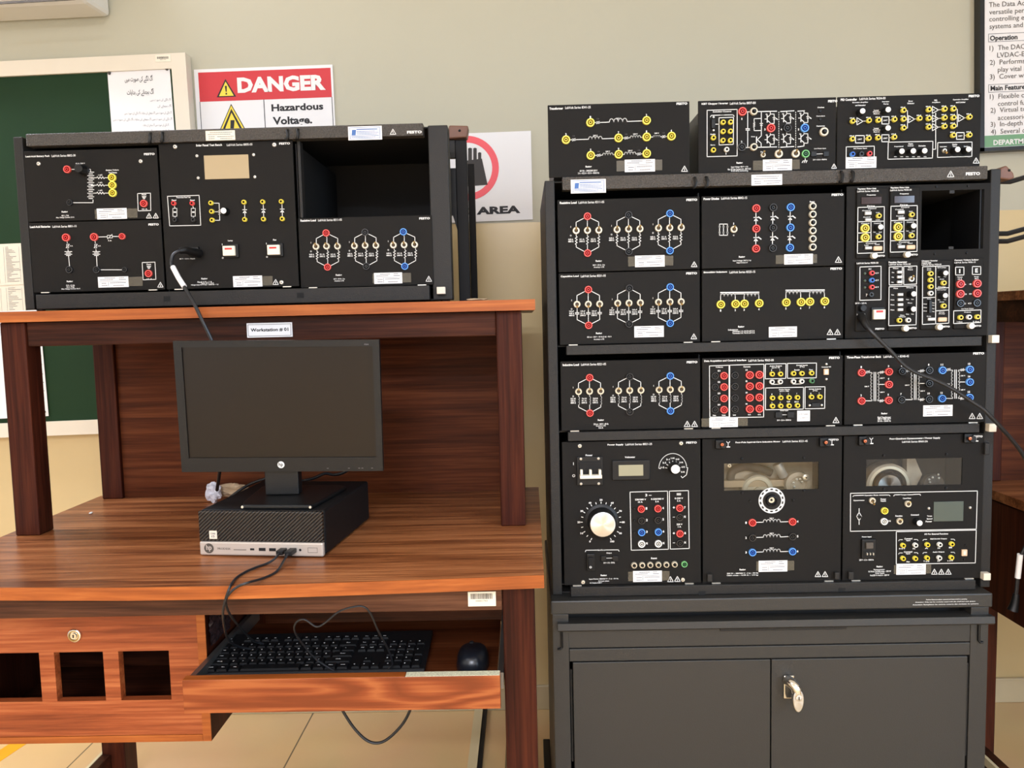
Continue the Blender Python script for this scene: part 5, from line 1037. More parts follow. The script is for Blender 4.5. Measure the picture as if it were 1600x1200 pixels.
# ================================================================== LEAD HOLDER STANDS
def stand(x, label, base, top, y0, y1, arms):
    R = empty('lead_stand', (x, (y0+y1)/2, base), label, 'stand')
    MB().box(x-.0145, x+.012, y0, y0+.014, base+.0042, top-.0225, 'blackm').build('upright', R, bevel=.002)
    MB().box(x+.001, x+.018, y1, y1+.014, base+.0042, top-.04, 'blackm').build('upright', R, bevel=.002)
    MB().box(x-.0145, x+.04, y0-.01, y1+.03, base, base+.004, 'black').build('base_plate', R)
    MB().prism([(x-.036, y0+.004, top-.085), (x-.0148, y0+.004, top-.085), (x-.0148, y0+.004, top-.225), (x-.032, y0+.004, top-.165)], (0, .006, 0), 'black').build('bracket', R)
    MB().box(x-.029, x-.0148, y0, y0+.016, top-.062, top-.023, 'rack').build('bracket', R)
    MB().prism([(x-.030, y0-.012, top-.022), (x+.014, y0-.012, top-.020), (x+.018, y0-.012, top+.006), (x-.026, y0-.012, top+.008)], (0, .035, 0), 'brownc').build('clamp', R, 'brown end clamp', bevel=.003)
    p = (x-.002, y0-.0125, top-.005); MB().lathe(p, [(.003, 0), (.002, .001)], 'hole', 10).build('screw_hole', R)
    for (z, l) in arms: MB().box(x+.012, x+.012+l, y0+.002, y0+.012, z-.006, z+.006, 'black').build('shade_bar', R, bevel=.002)
    return R
stand(-.132, 'black two-post lead stand with a brown clamp behind the small rack', 1.2305, 1.626, 1.80, 1.98, ())
RS = empty('lead_stand', (1.0, 1.68, .6), 'blue-grey lead post with a brown clamp on the right side of the tall rack', 'stand')
MB().box(.9645, .9760, 1.66, 1.672, .75, 1.462, 'rack').build('upright', RS, bevel=.001); MB().box(.978, .992, 1.645, 1.660, .75, 1.462, 'rack').build('upright', RS, bevel=.001)
for z in (.78, 1.1, 1.40): MB().box(.9635, .991, 1.6605, 1.668, z, z+.02, 'rack').build('bracket', RS)
q = [atY(1563, 263, 1.62), atY(1573, 258, 1.62), atY(1584, 270, 1.62), atY(1586, 278, 1.62), atY(1578, 281, 1.62), atY(1562, 279, 1.62)]
MB().prism(q, (0, .045, 0), 'brownc').build('clamp', RS, 'brown end clamp', bevel=.003); MB().lathe(atY(1577, 266, 1.6195), [(.0028, 0), (.002, .001)], 'hole', 10).build('screw_hole', RS)
for (pa, pb) in (((1578, 284), (1625, 270)), ((1574, 365), (1625, 351)), ((1574, 377), (1625, 363))):  # solid bars standing in for dark shade lines on the wall
    a = atY(*pa, 1.672); c = atY(*pb, 1.69); MB().tube([Vector((.984, 1.661, a.z)), a, c], .0052, 'black', 8, 0).build('shade_bar', RS, smooth=True)

# ================================================================== WALL THINGS
# chalkboard, hung slightly crooked
Yb = 2.245; cr = atY(289, 82, Yb); RB = Matrix.Translation((cr.x, 0, cr.z)) @ Matrix.Rotation(math.radians(-1.2), 4, 'Y') @ Matrix.Translation((-cr.x, 0, -cr.z))
# rotate so the left end drops
RB = Matrix.Translation((cr.x, 0, cr.z)) @ Matrix.Rotation(math.radians(-1.0), 4, 'Y').inverted().inverted() @ Matrix.Translation((-cr.x, 0, -cr.z))
zt, zb, xr, xl, fw_ = cr.z, .890, cr.x, -2.25, .042
CH = empty('chalkboard', (-1.6, Yb+.02, zb), 'green chalkboard with a cream frame on the wall behind the small rack', 'chalkboard')
b = MB(RB); b.box(xl, xr, Yb, WALL_Y-.002, zt-fw_, zt, 'frame'); b.box(xl, xr, Yb, WALL_Y-.002, zb, zb+fw_, 'frame'); b.box(xr-fw_, xr, Yb, WALL_Y-.002, zb+fw_, zt-fw_, 'frame'); b.box(xl, xl+fw_, Yb, WALL_Y-.002, zb+fw_, zt-fw_, 'frame'); b.build('frame', CH)
MB(RB).box(xl+fw_, xr-fw_, Yb+.008, Yb+.014, zb+fw_, zt-fw_, 'greenb').build('board', CH)
a = atY(243.5, 97, Yb); c = atY(266.5, 85.5, Yb); lb = MB().box(a.x, c.x, Yb-.0012, Yb-.0002, a.z, c.z, 'cream').build('barcode_sticker', CH, 'white barcode sticker'); barcode(a.x+.005, c.x-.005, a.z+.008, c.z-.005, Yb-.0014).build('barcode', lb)
def sheet(name, label, cat, quad_px, Y, m, group=None, lines=None, extra=None):
    pts = [atY(px, py, Y) for px, py in quad_px]     # tl, tr, br, bl
    o = MB().prism(pts, (0, .0006, 0), m).build(name); tag(o, label, cat, group); WORLD[o.name] = o.location.copy()
    tl, tr, br_, bl = pts
    def uv(u, v): p = (tl*(1-u)+tr*u)*(1-v)+(bl*(1-u)+br_*u)*v; return (p.x, p.z)
    t = MB()
    if lines: lines(t, uv, Y-.0004)
    if t.v: t.build('printing', o)
    return o, uv
def urdu(t, uv, Y):
    def line(s_, u0, u1, v, h, m, bold=.0):
        vs, fs = text_geo(s_, bold); pts = []
        for p in vs: x, z = uv(u0+(u1-u0)*p[0], v+h/2-h*p[1]); pts.append((x, Y, z))
        t.add(pts, fs, m)
    w1 = ['\uFE81\uFB92', '\uFEDF\uFB95\uFEE8\uFBAF', '\uFB90\uFBFD', '\uFEBB\uFEEE\uFEAD\uFE95', '\uFEE3\uFBFF\uFB9F']
    w2 = ['\uFE81\uFB92', '\uFE91\uFEA0\uFBAD\uFE8E\uFEE7\uFBAF', '\uFB90\uFBFD', '\uFBA8\uFEAA\uFE8D\uFBFE\uFE8E\uFE95']
    line(' '.join(w1)[::-1], .27, .72, .14, .10, 'ink', .012); line(' '.join(w2)[::-1], .29, .72, .32, .10, 'ink', .012)
    base = ' '.join(w1+w2)[::-1]; both = ' '.join(w1+w2+w1)[::-1]
    for (u0, u1, v, s_) in ((.65, .98, .43, ' '.join(w1)[::-1]), (.76, .98, .515, ' '.join(w2[:3])[::-1]), (.22, .98, .605, both), (.03, .98, .69, both), (.5, .92, .77, base), (.42, .92, .85, base), (.74, .92, .93, ' '.join(w2[:3])[::-1])): line(s_, u0, u1, v, .045, 'greyink')
nt_, _ = sheet('notice_sheet', 'white fire instruction notice pinned at the top right of the chalkboard', 'notice', ((167.5, 110), (265, 105.5), (274, 222), (176, 222)), Yb+.0065, 'paper', None, urdu)
for (px, py) in ((171, 114.5), (261, 108)):
    p = atY(px, py, Yb+.0058); MB().lathe(p, [(.0042, 0), (.0042, .003), (.003, .005)], 'motord', 12).build('pin', nt_, smooth=True)
def table_lines(t, uv, Y):
    for u in (.12, .5, .62, .95): t.ribbon([uv(u, .08), uv(u, .95)], .0006, Y, 'greyink')
    for k in range(26):
        v = .08+.87*k/26; t.ribbon([uv(.14, v), uv(.46, v)], .0012, Y, 'greyink'); t.ribbon([uv(.66, v), uv(.66+.26*random.random()+.04, v)], .0012, Y, 'greyink')
SG = 'sheets pinned to the chalkboard'
sheet('paper_sheet', 'upper printed table sheet on the chalkboard at the left edge', 'paper', ((-40, 383), (32.5, 380), (37, 444), (-36, 448)), Yb+.0055, 'paperw', SG, table_lines)
sheet('paper_sheet', 'middle printed table sheet on the chalkboard under the upper one', 'paper', ((-36, 446), (37, 443), (43, 520), (-32, 523)), Yb+.0065, 'paperw', SG, table_lines)
def curl_lines(t, uv, Y):
    for v in (.45, .53, .62, .7, .78): t.ribbon([uv(.5, v), uv(.97, v-.02)], .0014, Y, 'greyink')
cs, _ = sheet('paper_sheet', 'lower white sheet on the chalkboard seen behind the desk posts', 'paper', ((-30, 488), (61, 484), (76, 650), (-14, 655)), Yb+.0035, 'paper', SG, curl_lines)
p = atY(69.5, 643.5, Yb+.003); MB().lathe(p, [(.004, 0), (.004, .003), (.003, .004)], 'motord', 12).build('pin', cs, smooth=True)
# wall air conditioner
AC = empty('air_conditioner', (-1.6, 2.18, 2.1), 'white wall air conditioner at the top left corner', 'air conditioner')
ye, yw_ = 2.09, WALL_Y-.002; xe = atY(171, 22, 2.275).x; zb_ = atY(90, 31.5, 2.275).z
prof = [(yw_, zb_+.006), (yw_, zb_+.29), (2.12, zb_+.29), (2.085, zb_+.26), (2.08, zb_+.08), (2.09, zb_+.045), (2.13, zb_+.008), (2.17, zb_)]
MB(Matrix.Translation((xe, 0, zb_)) @ Matrix.Rotation(math.radians(-.9), 4, 'Y') @ Matrix.Translation((-xe, 0, -zb_))).prism([(xe, y, z) for y, z in prof], (-.85, 0, 0), 'acw').build('body', AC, bevel=.012)
p0 = atY(-30, 9, 2.088); p1 = atY(118, .5, 2.088); MB().prism([(p0.x, p0.y-.004, p0.z), (p1.x, p1.y-.004, p1.z), (p1.x, p1.y-.004, p1.z+.006), (p0.x, p0.y-.004, p0.z+.006)], (0, .003, 0), 'motord').build('louver_slot', AC)
# danger sign
Ys = WALL_Y-.002
def sq(px, py, Y=Ys): p = atY(px, py, Y); return (p.x, p.z)
def flat(mb, pts, Y, m): mb.add([(x, Y, z) for x, z in pts], [tuple(range(len(pts)))], m)
def lerp_sign(tl, tr, bl):
    tl, tr, bl = Vector(tl), Vector(tr), Vector(bl)
    return lambda u, v: tuple(tl+(tr-tl)*u+(bl-tl)*v)
tl, tr = sq(303, 109), sq(519.5, 101); dx = Vector(tr)-Vector(tl); dn = Vector((dx[1], -dx[0]))
bl = (tl[0]+dn[0]*.70, tl[1]+dn[1]*.70)
K = lerp_sign(tl, tr, bl)
def sign_text(t, uvf, s_, u0, u1, v0, v1, Y, m, bold):
    vs, fs = text_geo(s_, bold); t.add([(lambda q: (q[0], Y, q[1]))(uvf(u0+(u1-u0)*p[0], v1+(v0-v1)*p[1])) for p in vs], fs, m)
br_ = K(1, 1); o = MB().prism([(x, Ys-.0012, z) for x, z in (tl, tr, br_, bl)], (0, .001, 0), 'paper').build('danger_sign'); tag(o, 'white and red DANGER hazardous voltage sign on the wall', 'sign'); WORLD[o.name] = o.location.copy()
t = MB(); y1_ = Ys-.0016; y2 = Ys-.0019; y3 = Ys-.0022; y4 = Ys-.0025
flat(t, [K(.03, .032), K(.985, .032), K(.985, .325), K(.03, .325)], y1_, 'signred')
flat(t, [K(.155, .285), K(.295, .285), K(.225, .105)], y2, 'ink'); flat(t, [K(.172, .275), K(.279, .275), K(.225, .132)], y3, 'signyel')
flat(t, [K(.218, .175), K(.233, .175), K(.229, .235), K(.222, .235)], y4, 'ink'); flat(t, [K(.22, .245), K(.231, .245), K(.231, .262), K(.22, .262)], y4, 'ink')
sign_text(t, K, 'DANGER', .308, .944, .095, .252, y2, 'white', .05); t.ribbon([K(.493, .325), K(.493, .97)], .0022, y1_, 'ink'); t.ribbon([K(.03, .325), K(.03, .97), K(.985, .97), K(.985, .325)], .0018, y1_, 'ink')
sign_text(t, K, 'Hazardous', .545, .92, .375, .447, y1_, 'ink', .035); sign_text(t, K, 'Voltage.', .55, .835, .503, .605, y1_, 'ink', .035)
flat(t, [K(.045, .94), K(.465, .94), K(.255, .355)], y1_, 'ink'); flat(t, [K(.055, .935), K(.455, .935), K(.255, .372)], y1_-.0002, 'signyel'); flat(t, [K(.075, .92), K(.435, .92), K(.255, .405)], y2-.0001, 'ink'); flat(t, [K(.105, .90), K(.405, .90), K(.255, .445)], y3-.0001, 'signyel')
flat(t, [K(.245, .52), K(.275, .52), K(.258, .68), K(.235, .68)], y4, 'ink'); flat(t, [K(.25, .66), K(.28, .66), K(.262, .84), K(.255, .84)], y4, 'ink')
t.build('printing', o)
# restricted sign
tr = Vector(sq(829.5, 204.5)); br2 = Vector(sq(832.5, 343)); tl2 = Vector(sq(612, 213)); bl2 = Vector(sq(615, 352)); o = MB().prism([(p.x, Ys-.0012, p.y) for p in (tl2, tr, br2, bl2)], (0, .001, 0), 'paper').build('area_sign'); tag(o, 'white area sign with a red ring and black hand behind the lead stand', 'sign'); WORLD[o.name] = o.location.copy()
t = MB(); c = Vector(sq(730, 263)); ro = (Vector(sq(779.5, 263))-c).length; ri = ro*.79; n = 48
vs = [(c.x+r*math.cos(2*math.pi*k/n), y1_, c.y+r*math.sin(2*math.pi*k/n)) for k in range(n) for r in (ro, ri)]
t.add(vs, [(2*k, 2*k+1, (2*k+3) % (2*n), (2*k+2) % (2*n)) for k in range(n)], 'ringred')
flat(t, [sq(722, 252), sq(753, 248), sq(762, 289), sq(718, 292)], y2, 'signink')
for x0, x1, yt in ((724, 729, 236), (731.5, 737.5, 231), (739.5, 745, 231), (747, 752, 238)): flat(t, [sq(x0, 252), sq(x1, 252), sq(x1, yt+1), sq((x0+x1)/2, yt), sq(x0, yt+1)], y2-.0002, 'signink')
vs, fs = text_geo('HAZARD AREA', .05); a, b2 = Vector(sq(633, 334)), Vector(sq(813, 327)); hh = (Vector(sq(813, 320))-Vector(sq(813, 332))).length
t.add([((a+(b2-a)*p[0]).x, y1_, (a+(b2-a)*p[0]).y+(p[1]-.5)*hh*1.0) for p in vs], fs, 'ink'); t.build('printing', o)
# framed poster
PO = empty('framed_poster', (1.68, WALL_Y-.02, 1.64), 'black framed poster with numbered text and a green footer on the wall', 'poster')
Yp = WALL_Y-.03; pl = atY(1531.5, 236, Yp); x0 = pl.x; z0 = atY(1540, 236.5, Yp).z; x1, z1 = x0+.66, z0+.95; fw2 = .0125
RP = Matrix.Translation((x0, 0, z0)) @ Matrix.Rotation(math.radians(-1.4), 4, 'Y') @ Matrix.Translation((-x0, 0, -z0))
b = MB(RP); b.box(x0, x1, Yp, WALL_Y-.001, z0, z0+fw2*.8, 'posterb'); b.box(x0, x1, Yp, WALL_Y-.001, z1-fw2, z1, 'posterb'); b.box(x0, x0+fw2, Yp, WALL_Y-.001, z0, z1, 'posterb'); b.box(x1-fw2, x1, Yp, WALL_Y-.001, z0, z1, 'posterb'); b.build('frame', PO)
MB(RP).box(x0+fw2, x1-fw2, Yp+.006, Yp+.010, z0+fw2*.8, z1-fw2, 'paper').build('print_sheet', PO)
t = MB(RP); y = Yp+.0055; gz = z0+fw2*.8
t.add([(x0+fw2, y, gz+.002), (x1-fw2, y, gz+.002), (x1-fw2, y, gz+.034), (x0+fw2, y, gz+.034)], [(0, 1, 2, 3)], 'posterg')
k_ = (WALL_Y-.025)/F_PX
def ptxt(s_, px, py, h, m='greyink', bold=.0):
    p = atY(px, py, Yp); text_geo(s_, bold); _, _, asp, ya, yb = _tc[(s_, bold)]; sc = h*k_*.98; q = RP.inverted() @ Vector((p.x, p.y, p.z)); base = q.z-.36*sc
    t.text(s_, q.x, q.x+asp*(yb-ya)*sc, base+ya*sc, base+yb*sc, y-.0004, m, bold)
ptxt('DEPARTMENT OF ELECTRICAL', 1554, 222, 10.5, 'white', .03)
for s_, px, py in (('The Data Acquisition and Control', 1547, 6), ('versatile peripheral for measuring', 1547.5, 17.5), ('controlling electrical power', 1547.5, 28.5), ('systems and power electronics', 1548, 40), ('1)  The DACI together with', 1548, 74), ('LVDAC-EMS software', 1560, 85), ('2)  Performs various functions', 1548.5, 96.5), ('play vital role in training', 1561, 107.5), ('3)  Cover wide range of topics', 1548.5, 119), ('1)  Flexible computer based', 1548.5, 150), ('control functions and tools', 1561, 161), ('2)  Virtual tools and data', 1549.5, 171.5), ('accessories for laboratory', 1561, 183), ('3)  In-depth analysis of systems', 1549.5, 193.5), ('4)  Several control schemes', 1550, 205)): ptxt(s_, px, py, 10.5, 'motord')
for s_, px, py in (('Operation', 1548.5, 58.5), ('Main Features', 1549.5, 137)): ptxt(s_, px, py, 10, 'ink', .03)
for (py0, py1) in ((52, 64.5), (131.5, 143.5)):
    q = [RP.inverted() @ atY(px, py, Yp) for px, py in ((1546.5, py0), (1630, py0-3.6), (1630, py1-3.6), (1546.5, py1))]; t.ribbon([(p.x, p.z) for p in q+[q[0]]], .0012, y-.0004, 'greyink')
t.build('printing', PO)

# ================================================================== COMPUTER
pcT = Matrix.Translation((-.6165, 1.4085, .761)) @ Matrix.Rotation(math.radians(-6.2), 4, 'Z')
PC = empty('desktop_computer', pcT @ Vector((.12, .13, 0)), 'black and silver desktop computer lying flat on the desk under the monitor', 'computer')
Wp, Dp, Hp = .243, .275, .086
MB(pcT).box(0, Wp, .010, Dp, .003, Hp, 'blackm').build('case', PC, bevel=.004)
MB(pcT).box(.001, Wp-.001, 0, .0098, .0285, Hp-.0005, 'grille').build('front_grille', PC, 'black diagonal ribbed front', bevel=.002)
fs_ = MB(pcT).box(.001, Wp-.001, -.001, .0098, .002, .028, 'silver').build('front_strip', PC, 'silver strip with ports', bevel=.003)
for x in (.03, Wp-.03):
    for y in (.03, Dp-.03): MB(pcT).lathe((x, y, 0), [(.008, 0), (.008, .0032)], 'black', 10, axis=(0, 0, 1)).build('foot', PC)
t = MB(pcT)
for k in range(28):
    a = 2*math.pi*k/28; b_ = 2*math.pi*(k+1)/28
    t.add([(.020+.0095*math.cos(a), -.0014, .0155+.0095*math.sin(a)), (.020+.0095*math.cos(b_), -.0014, .0155+.0095*math.sin(b_)), (.020, -.0014, .0155)], [(0, 1, 2)], 'motord')
t.text('hp', .0145, .0258, .0095, .0225, -.0018, 'silver', .03); t.text('PRODESK', .037, .063, .0132, .0172, -.0014, 'motord', .0); t.ribbon([(.069, .0135), (.093, .0135)], .0012, -.0014, 'motord'); t.ribbon([(.213, .010), (.231, .010), (.231, .019), (.213, .019), (.213, .010)], .0006, -.0014, 'motord'); t.build('printing', fs_)
for x0, x1, z0, z1 in ((.101, .109, .0128, .0165), (.118, .131, .0118, .0175), (.138, .151, .0116, .0173)): MB(pcT).box(x0, x1, -.0014, .001, z0, z1, 'hole').build('port', fs_)
MB(pcT).lathe((.198, -.001, .0145), [(.0024, 0), (.002, .0006)], 'hole', 12).build('port', fs_)
bg = MB(pcT).box(.022, .037, -.0012, .0002, .0335, .0490, 'frame').build('badge', PC, 'small white square badge'); t = MB(pcT); t.text('CORE', .0245, .0345, .042, .0455, -.0015, 'greyink'); t.text('i5', .026, .033, .0365, .0405, -.0015, 'greyink'); t.build('printing', bg)
# monitor
MO = empty('monitor', (-.475, 1.47, .849), 'black flat monitor standing on top of the desktop computer', 'monitor')
c0 = Vector((-.4705, 1.462, 1.034)); mT = Matrix.Translation(c0) @ Matrix.Rotation(math.radians(1.0), 4, 'Y') @ Matrix.Rotation(math.radians(3.5), 4, 'X') @ Matrix.Rotation(math.radians(0.5), 4, 'Z')
hw, hh = .1955, .1275
b = MB(mT); bl_, bb_ = .0150, .0270; tt = .0125
b.box(-hw, hw, 0, .012, hh-tt, hh, 'bezel'); b.box(-hw, hw, 0, .012, -hh, -hh+bb_, 'bezel'); b.box(-hw, -hw+bl_, 0, .012, -hh+bb_, hh-tt, 'bezel'); b.box(hw-bl_*.85, hw, 0, .012, -hh+bb_, hh-tt, 'bezel'); bz = b.build('bezel', MO)
MB(mT).box(-hw+bl_, hw-bl_*.85, .003, .006, -hh+bb_, hh-tt, 'screen').build('screen', MO, 'dark brownish blank screen')
MB(mT).box(-hw+.004, hw-.004, .0122, .030, -hh+.004, hh-.004, 'blackm').build('back_cover', MO, bevel=.006)
e = MB(mT); e.ribbon([(-hw+bl_, -hh+bb_), (hw-bl_*.85, -hh+bb_)], .0008, -.0003, 'rack'); e.ribbon([(-hw+bl_, -hh+bb_), (-hw+bl_, hh-tt)], .0007, -.0003, 'rack')
for x in (.087, .128, .148, .154, .173): e.ribbon([(x, -hh+.006), (x+.003, -hh+.006)], .001, -.0003, 'greyink')
e.text('P204', hw-.028, hw-.020, hh-.010, hh-.0075, -.0003, 'greyink'); e.build('markings', MO)
lg = MB(mT).lathe((-.002, 0, -hh+.0135), [(.0068, 0), (.0064, .0008)], 'cap', 24).build('logo_disc', MO, 'round silver maker badge'); t = MB(mT); t.text('hp', -.0062, .0022, -hh+.0090, -hh+.0182, -.0012, 'ink', .02); t.build('logo_letters', lg)
zt_ = .761+Hp
MB().box(-.514, -.4475, 1.487, 1.512, zt_+.010, .985, 'bezel').build('neck', MO, bevel=.002)
MB().box(-.512, -.449, 1.478, 1.486, .935, .985, 'blackm').build('tilt_bracket', MO)
bp_ = [(-.5330, 1.412), (-.4000, 1.400), (-.392, 1.432), (-.372, 1.565), (-.392, 1.580), (-.535, 1.592), (-.552, 1.580), (-.541, 1.440)]
MB().prism([(x, y, zt_+.0005) for x, y in bp_], (0, 0, .0085), 'bezel').build('base', MO, bevel=.003)
for (x, y) in ((-.5325, 1.4155), (-.4015, 1.4035)): MB().lathe((x, y-.004, zt_+.005), [(.0028, 0), (.002, .0012)], 'screw', 10).build('base_pad', MO)
# keyboard
kbx0, kbx1, kby0, kby1, kz = -.6070, -.1940, 1.3540, 1.5050, .5455
KB = empty('keyboard', ((kbx0+kbx1)/2, 1.43, kz), 'black full-size keyboard lying in the pulled-out desk tray', 'keyboard')
kT = Matrix.Translation((kbx0, kby0, kz)) @ Matrix.Rotation(math.radians(.6), 4, 'Z') @ Matrix.Rotation(math.radians(4.5), 4, 'X'); KW, KD = kbx1-kbx0, kby1-kby0
MB(kT).prism([(0, 0, .003), (0, KD, .003), (0, KD, .013), (0, .006, .011)], (KW, 0, 0), 'blackm').build('base', KB, bevel=.002)
kd = {}
leg = MB(kT)
def key(x, y, w_, h_, txt=None):
    k = (round(w_, 4), round(h_, 4))
    if k not in kd:
        g = .0012; a, d_ = w_-2*g, h_-2*g; i = .0016
        m = MB(); m.add([(-a/2, -d_/2, 0), (a/2, -d_/2, 0), (a/2, d_/2, 0), (-a/2, d_/2, 0), (-a/2+i, -d_/2+i, .004), (a/2-i, -d_/2+i, .004), (a/2-i, d_/2-i, .004), (-a/2+i, d_/2-i, .004)], [(4, 5, 6, 7), (0, 1, 5, 4), (1, 2, 6, 5), (2, 3, 7, 6), (3, 0, 4, 7)], 'key')
        kd[k] = m.build('key', origin=(0, 0, 0), data_only=True)
    p = Vector((x, y, .0122)); o = put('key', kd[k], kT @ p, KB); o.rotation_euler = kT.to_euler()
    if txt:
        vs, fs = text_geo(txt, .03); hh_ = .0026 if len(txt) > 1 else .0034; ww = min(w_*.6, hh_*.75*len(txt)); xx = x-w_*.26 if len(txt) == 1 else x-ww/2
        leg.add([(xx+ww*q[0], y-.001+hh_*q[1], .0165) for q in vs], fs, 'white')
U = (KW-.012)/22.6; RH = .0208; y0 = .0155
rows = [(['Ctrl', 'Win', 'Alt', '', 'Alt', 'Fn', 'Menu', 'Ctrl'], [1.25, 1.25, 1.25, 6.25, 1.25, 1.25, 1.25, 1.25]), (['Shift']+list('ZXCVBNM,./')+['Shift'], [2.25]+[1]*10+[2.75]), (['Caps']+list('ASDFGHJKL;\'')+['Enter'], [1.75]+[1]*11+[2.25]), (['Tab']+list('QWERTYUIOP[]')+['\\'], [1.5]+[1]*12+[1.5]), (list('`1234567890-=')+['Back'], [1]*13+[2])]
for r, (ks, ws) in enumerate(rows):
    x = .006
    for k_, w_ in zip(ks, ws): key(x+w_*U/2, y0+r*RH, w_*U, RH, k_ or None); x += w_*U
yF = y0+5*RH+.004
key(.006+U/2, yF, U, RH*.8, 'Esc')
for k in range(12): key(.006+U*(2.5+k+(.5 if k > 3 else 0)+(.5 if k > 7 else 0)), yF, U, RH*.8, 'F%d' % (k+1))
xn = .006+U*15.25
for k, s_ in enumerate(('Prt', 'Scr', 'Brk')): key(xn+U*(k+.5), yF, U, RH*.8, s_)
for r, trio in ((4, ('Ins', 'Hm', 'Pg')), (3, ('Del', 'End', 'Pg'))):
    for k, s_ in enumerate(trio): key(xn+U*(k+.5), y0+r*RH, U, RH, s_)
key(xn+U*1.5, y0+RH, U, RH, '^')
for k, s_ in enumerate('<v>'): key(xn+U*(k+.5), y0, U, RH, s_)
xp = .006+U*18.5
for r, ks in ((4, ['Nm', '/', '*', '-']), (3, ['7', '8', '9']), (2, ['4', '5', '6']), (1, ['1', '2', '3'])):
    for k, s_ in enumerate(ks): key(xp+U*(k+.5), y0+r*RH, U, RH, s_)
key(xp+U, y0, 2*U, RH, '0'); key(xp+U*2.5, y0, U, RH, '.'); key(xp+U*3.5, y0+2.5*RH, U, 2*RH, '+'); key(xp+U*3.5, y0+.5*RH, U, 2*RH, 'Ent')
leg.build('legends', KB)
# mouse
MS = empty('mouse', (-.108, 1.402, .545), 'small black computer mouse right of the keyboard in the tray', 'mouse')
mw, ml, mh = .0305, .047, .036; n, k = 28, 12; vs = []; fs = []
for j in range(k+1):
    ph = math.pi/2*j/k; rr = math.cos(ph)**.62; zz = mh*math.sin(ph)**.8
    for i in range(n):
        a = 2*math.pi*i/n; cx_, sy_ = math.cos(a), math.sin(a); e_ = .82
        vs.append((-.108+mw*rr*math.copysign(abs(cx_)**e_, cx_), 1.402+ml*rr*math.copysign(abs(sy_)**e_, sy_), .5455+zz*(1-.12*sy_*rr)))
for j in range(k):
    for i in range(n): fs.append((j*n+i, j*n+(i+1) % n, (j+1)*n+(i+1) % n, (j+1)*n+i))
MB().add(vs, fs+[tuple(reversed(range(n)))], 'mouse').build('shell', MS, smooth=True)
MB().lathe((-.111, 1.421, .576), [(.006, -.0035), (.007, 0), (.006, .0035)], 'rubber', 16, axis=(1, 0, 0)).build('scroll_wheel', MS, smooth=True)
sm = []
for i in range(15):
    a = math.pi*(1.12+.76*i/14); rr = .93; sm.append((-.108+mw*.93*math.cos(a), 1.402+ml*.55*math.sin(a)*.9-.004, .5455+mh*(.56+.12*abs(math.sin(a)))))
MB().tube(sm, .0006, 'hole', 5).build('seam', MS)

# ================================================================== CABLES AND LOOSE THINGS
def cable(name, label, pts, r=.0022, m='rubber', cat='cable', group=None):
    R = MB().tube(pts, r, m, 8, 6).build(name, smooth=True); tag(R, label, cat, group); WORLD[R.name] = R.location.copy(); return R
def Zp(px, py, z): return atZ(px, py, z)
def Yp_(px, py, y): return atY(px, py, y)
def usb_plug(parent, px, py):
    pw = pcT.inverted() @ atY(px, py, 1.385)
    T = pcT
    x, z = pw.x, .0145
    MB(T).box(x-.0065, x+.0065, -.022, -.0012, z-.004, z+.004, 'black').build('plug', parent, bevel=.0012)
    return T @ Vector((x, -.022, z))
ca = [(418, 880), (400, 886.5), (383, 894), (368, 904)]
st = pcT @ Vector((.1665, -.022, .0145)); pts = [st, st+Vector((-.004, -.012, -.006))]+[Zp(x, y, .7635) for x, y in ca]+[Yp_(359, 918, 1.228), Yp_(352.5, 936, 1.226), Yp_(348.5, 955, 1.235), Yp_(350, 977, 1.27), Yp_(357, 1000, 1.36), Yp_(372, 1010, 1.40), Yp_(392, 1014, 1.42)]
c1 = cable('usb_cable', 'black cable from the computer front, outer of two looping over the desk edge', pts, .0021, group='usb cables over the desk edge')
MB(pcT).box(.1600, .1730, -.022, -.0012, .0105, .0185, 'black').build('plug', c1, bevel=.0012)
cb = [(432, 893), (411, 903.5)]
st = pcT @ Vector((.1850, -.026, .0145)); pts = [st, st+Vector((-.003, -.014, -.007))]+[Zp(x, y, .7635) for x, y in cb]+[Yp_(389, 910, 1.231), Yp_(371, 917, 1.226), Yp_(359, 927, 1.224), Yp_(353, 938, 1.230), Yp_(356, 954, 1.25), Yp_(368, 972, 1.29), Yp_(382, 988, 1.36), Yp_(396, 1001, 1.42), Yp_(412, 1006, 1.44)]
c2 = cable('usb_cable', 'black cable from the computer front, inner of two looping over the desk edge', pts, .0021, group='usb cables over the desk edge')
MB(pcT).box(.1785, .1915, -.027, -.0012, .0103, .0187, 'black').build('plug', c2, 'bluish-black plug', bevel=.0012)
cc = [(522, 1048, 1.34), (494, 1030, 1.335), (472, 1005, 1.315), (460, 985, 1.285), (463.5, 972, 1.275), (476, 968, 1.27), (494, 979, 1.27), (508, 973, 1.268), (529, 956, 1.262), (551, 948.5, 1.26), (568, 948, 1.262), (579, 959, 1.27), (590, 984, 1.29), (607, 1016, 1.33), (613, 1037, 1.345), (608, 1044, 1.348)]
cable('usb_cable', 'thin dark cable looped above the keyboard in the tray', [Yp_(*q) for q in cc], .0017)
cable('cable', 'black cable hanging in a loop below the keyboard tray', [Yp_(522, 1080, 1.52), Yp_(533, 1106, 1.52), Yp_(552, 1136, 1.52), Yp_(572, 1156, 1.52), Yp_(590, 1161, 1.52), Yp_(608, 1153, 1.52), Yp_(630, 1130, 1.52), Yp_(643, 1103, 1.52), Yp_(646, 1080, 1.52)], .0030)
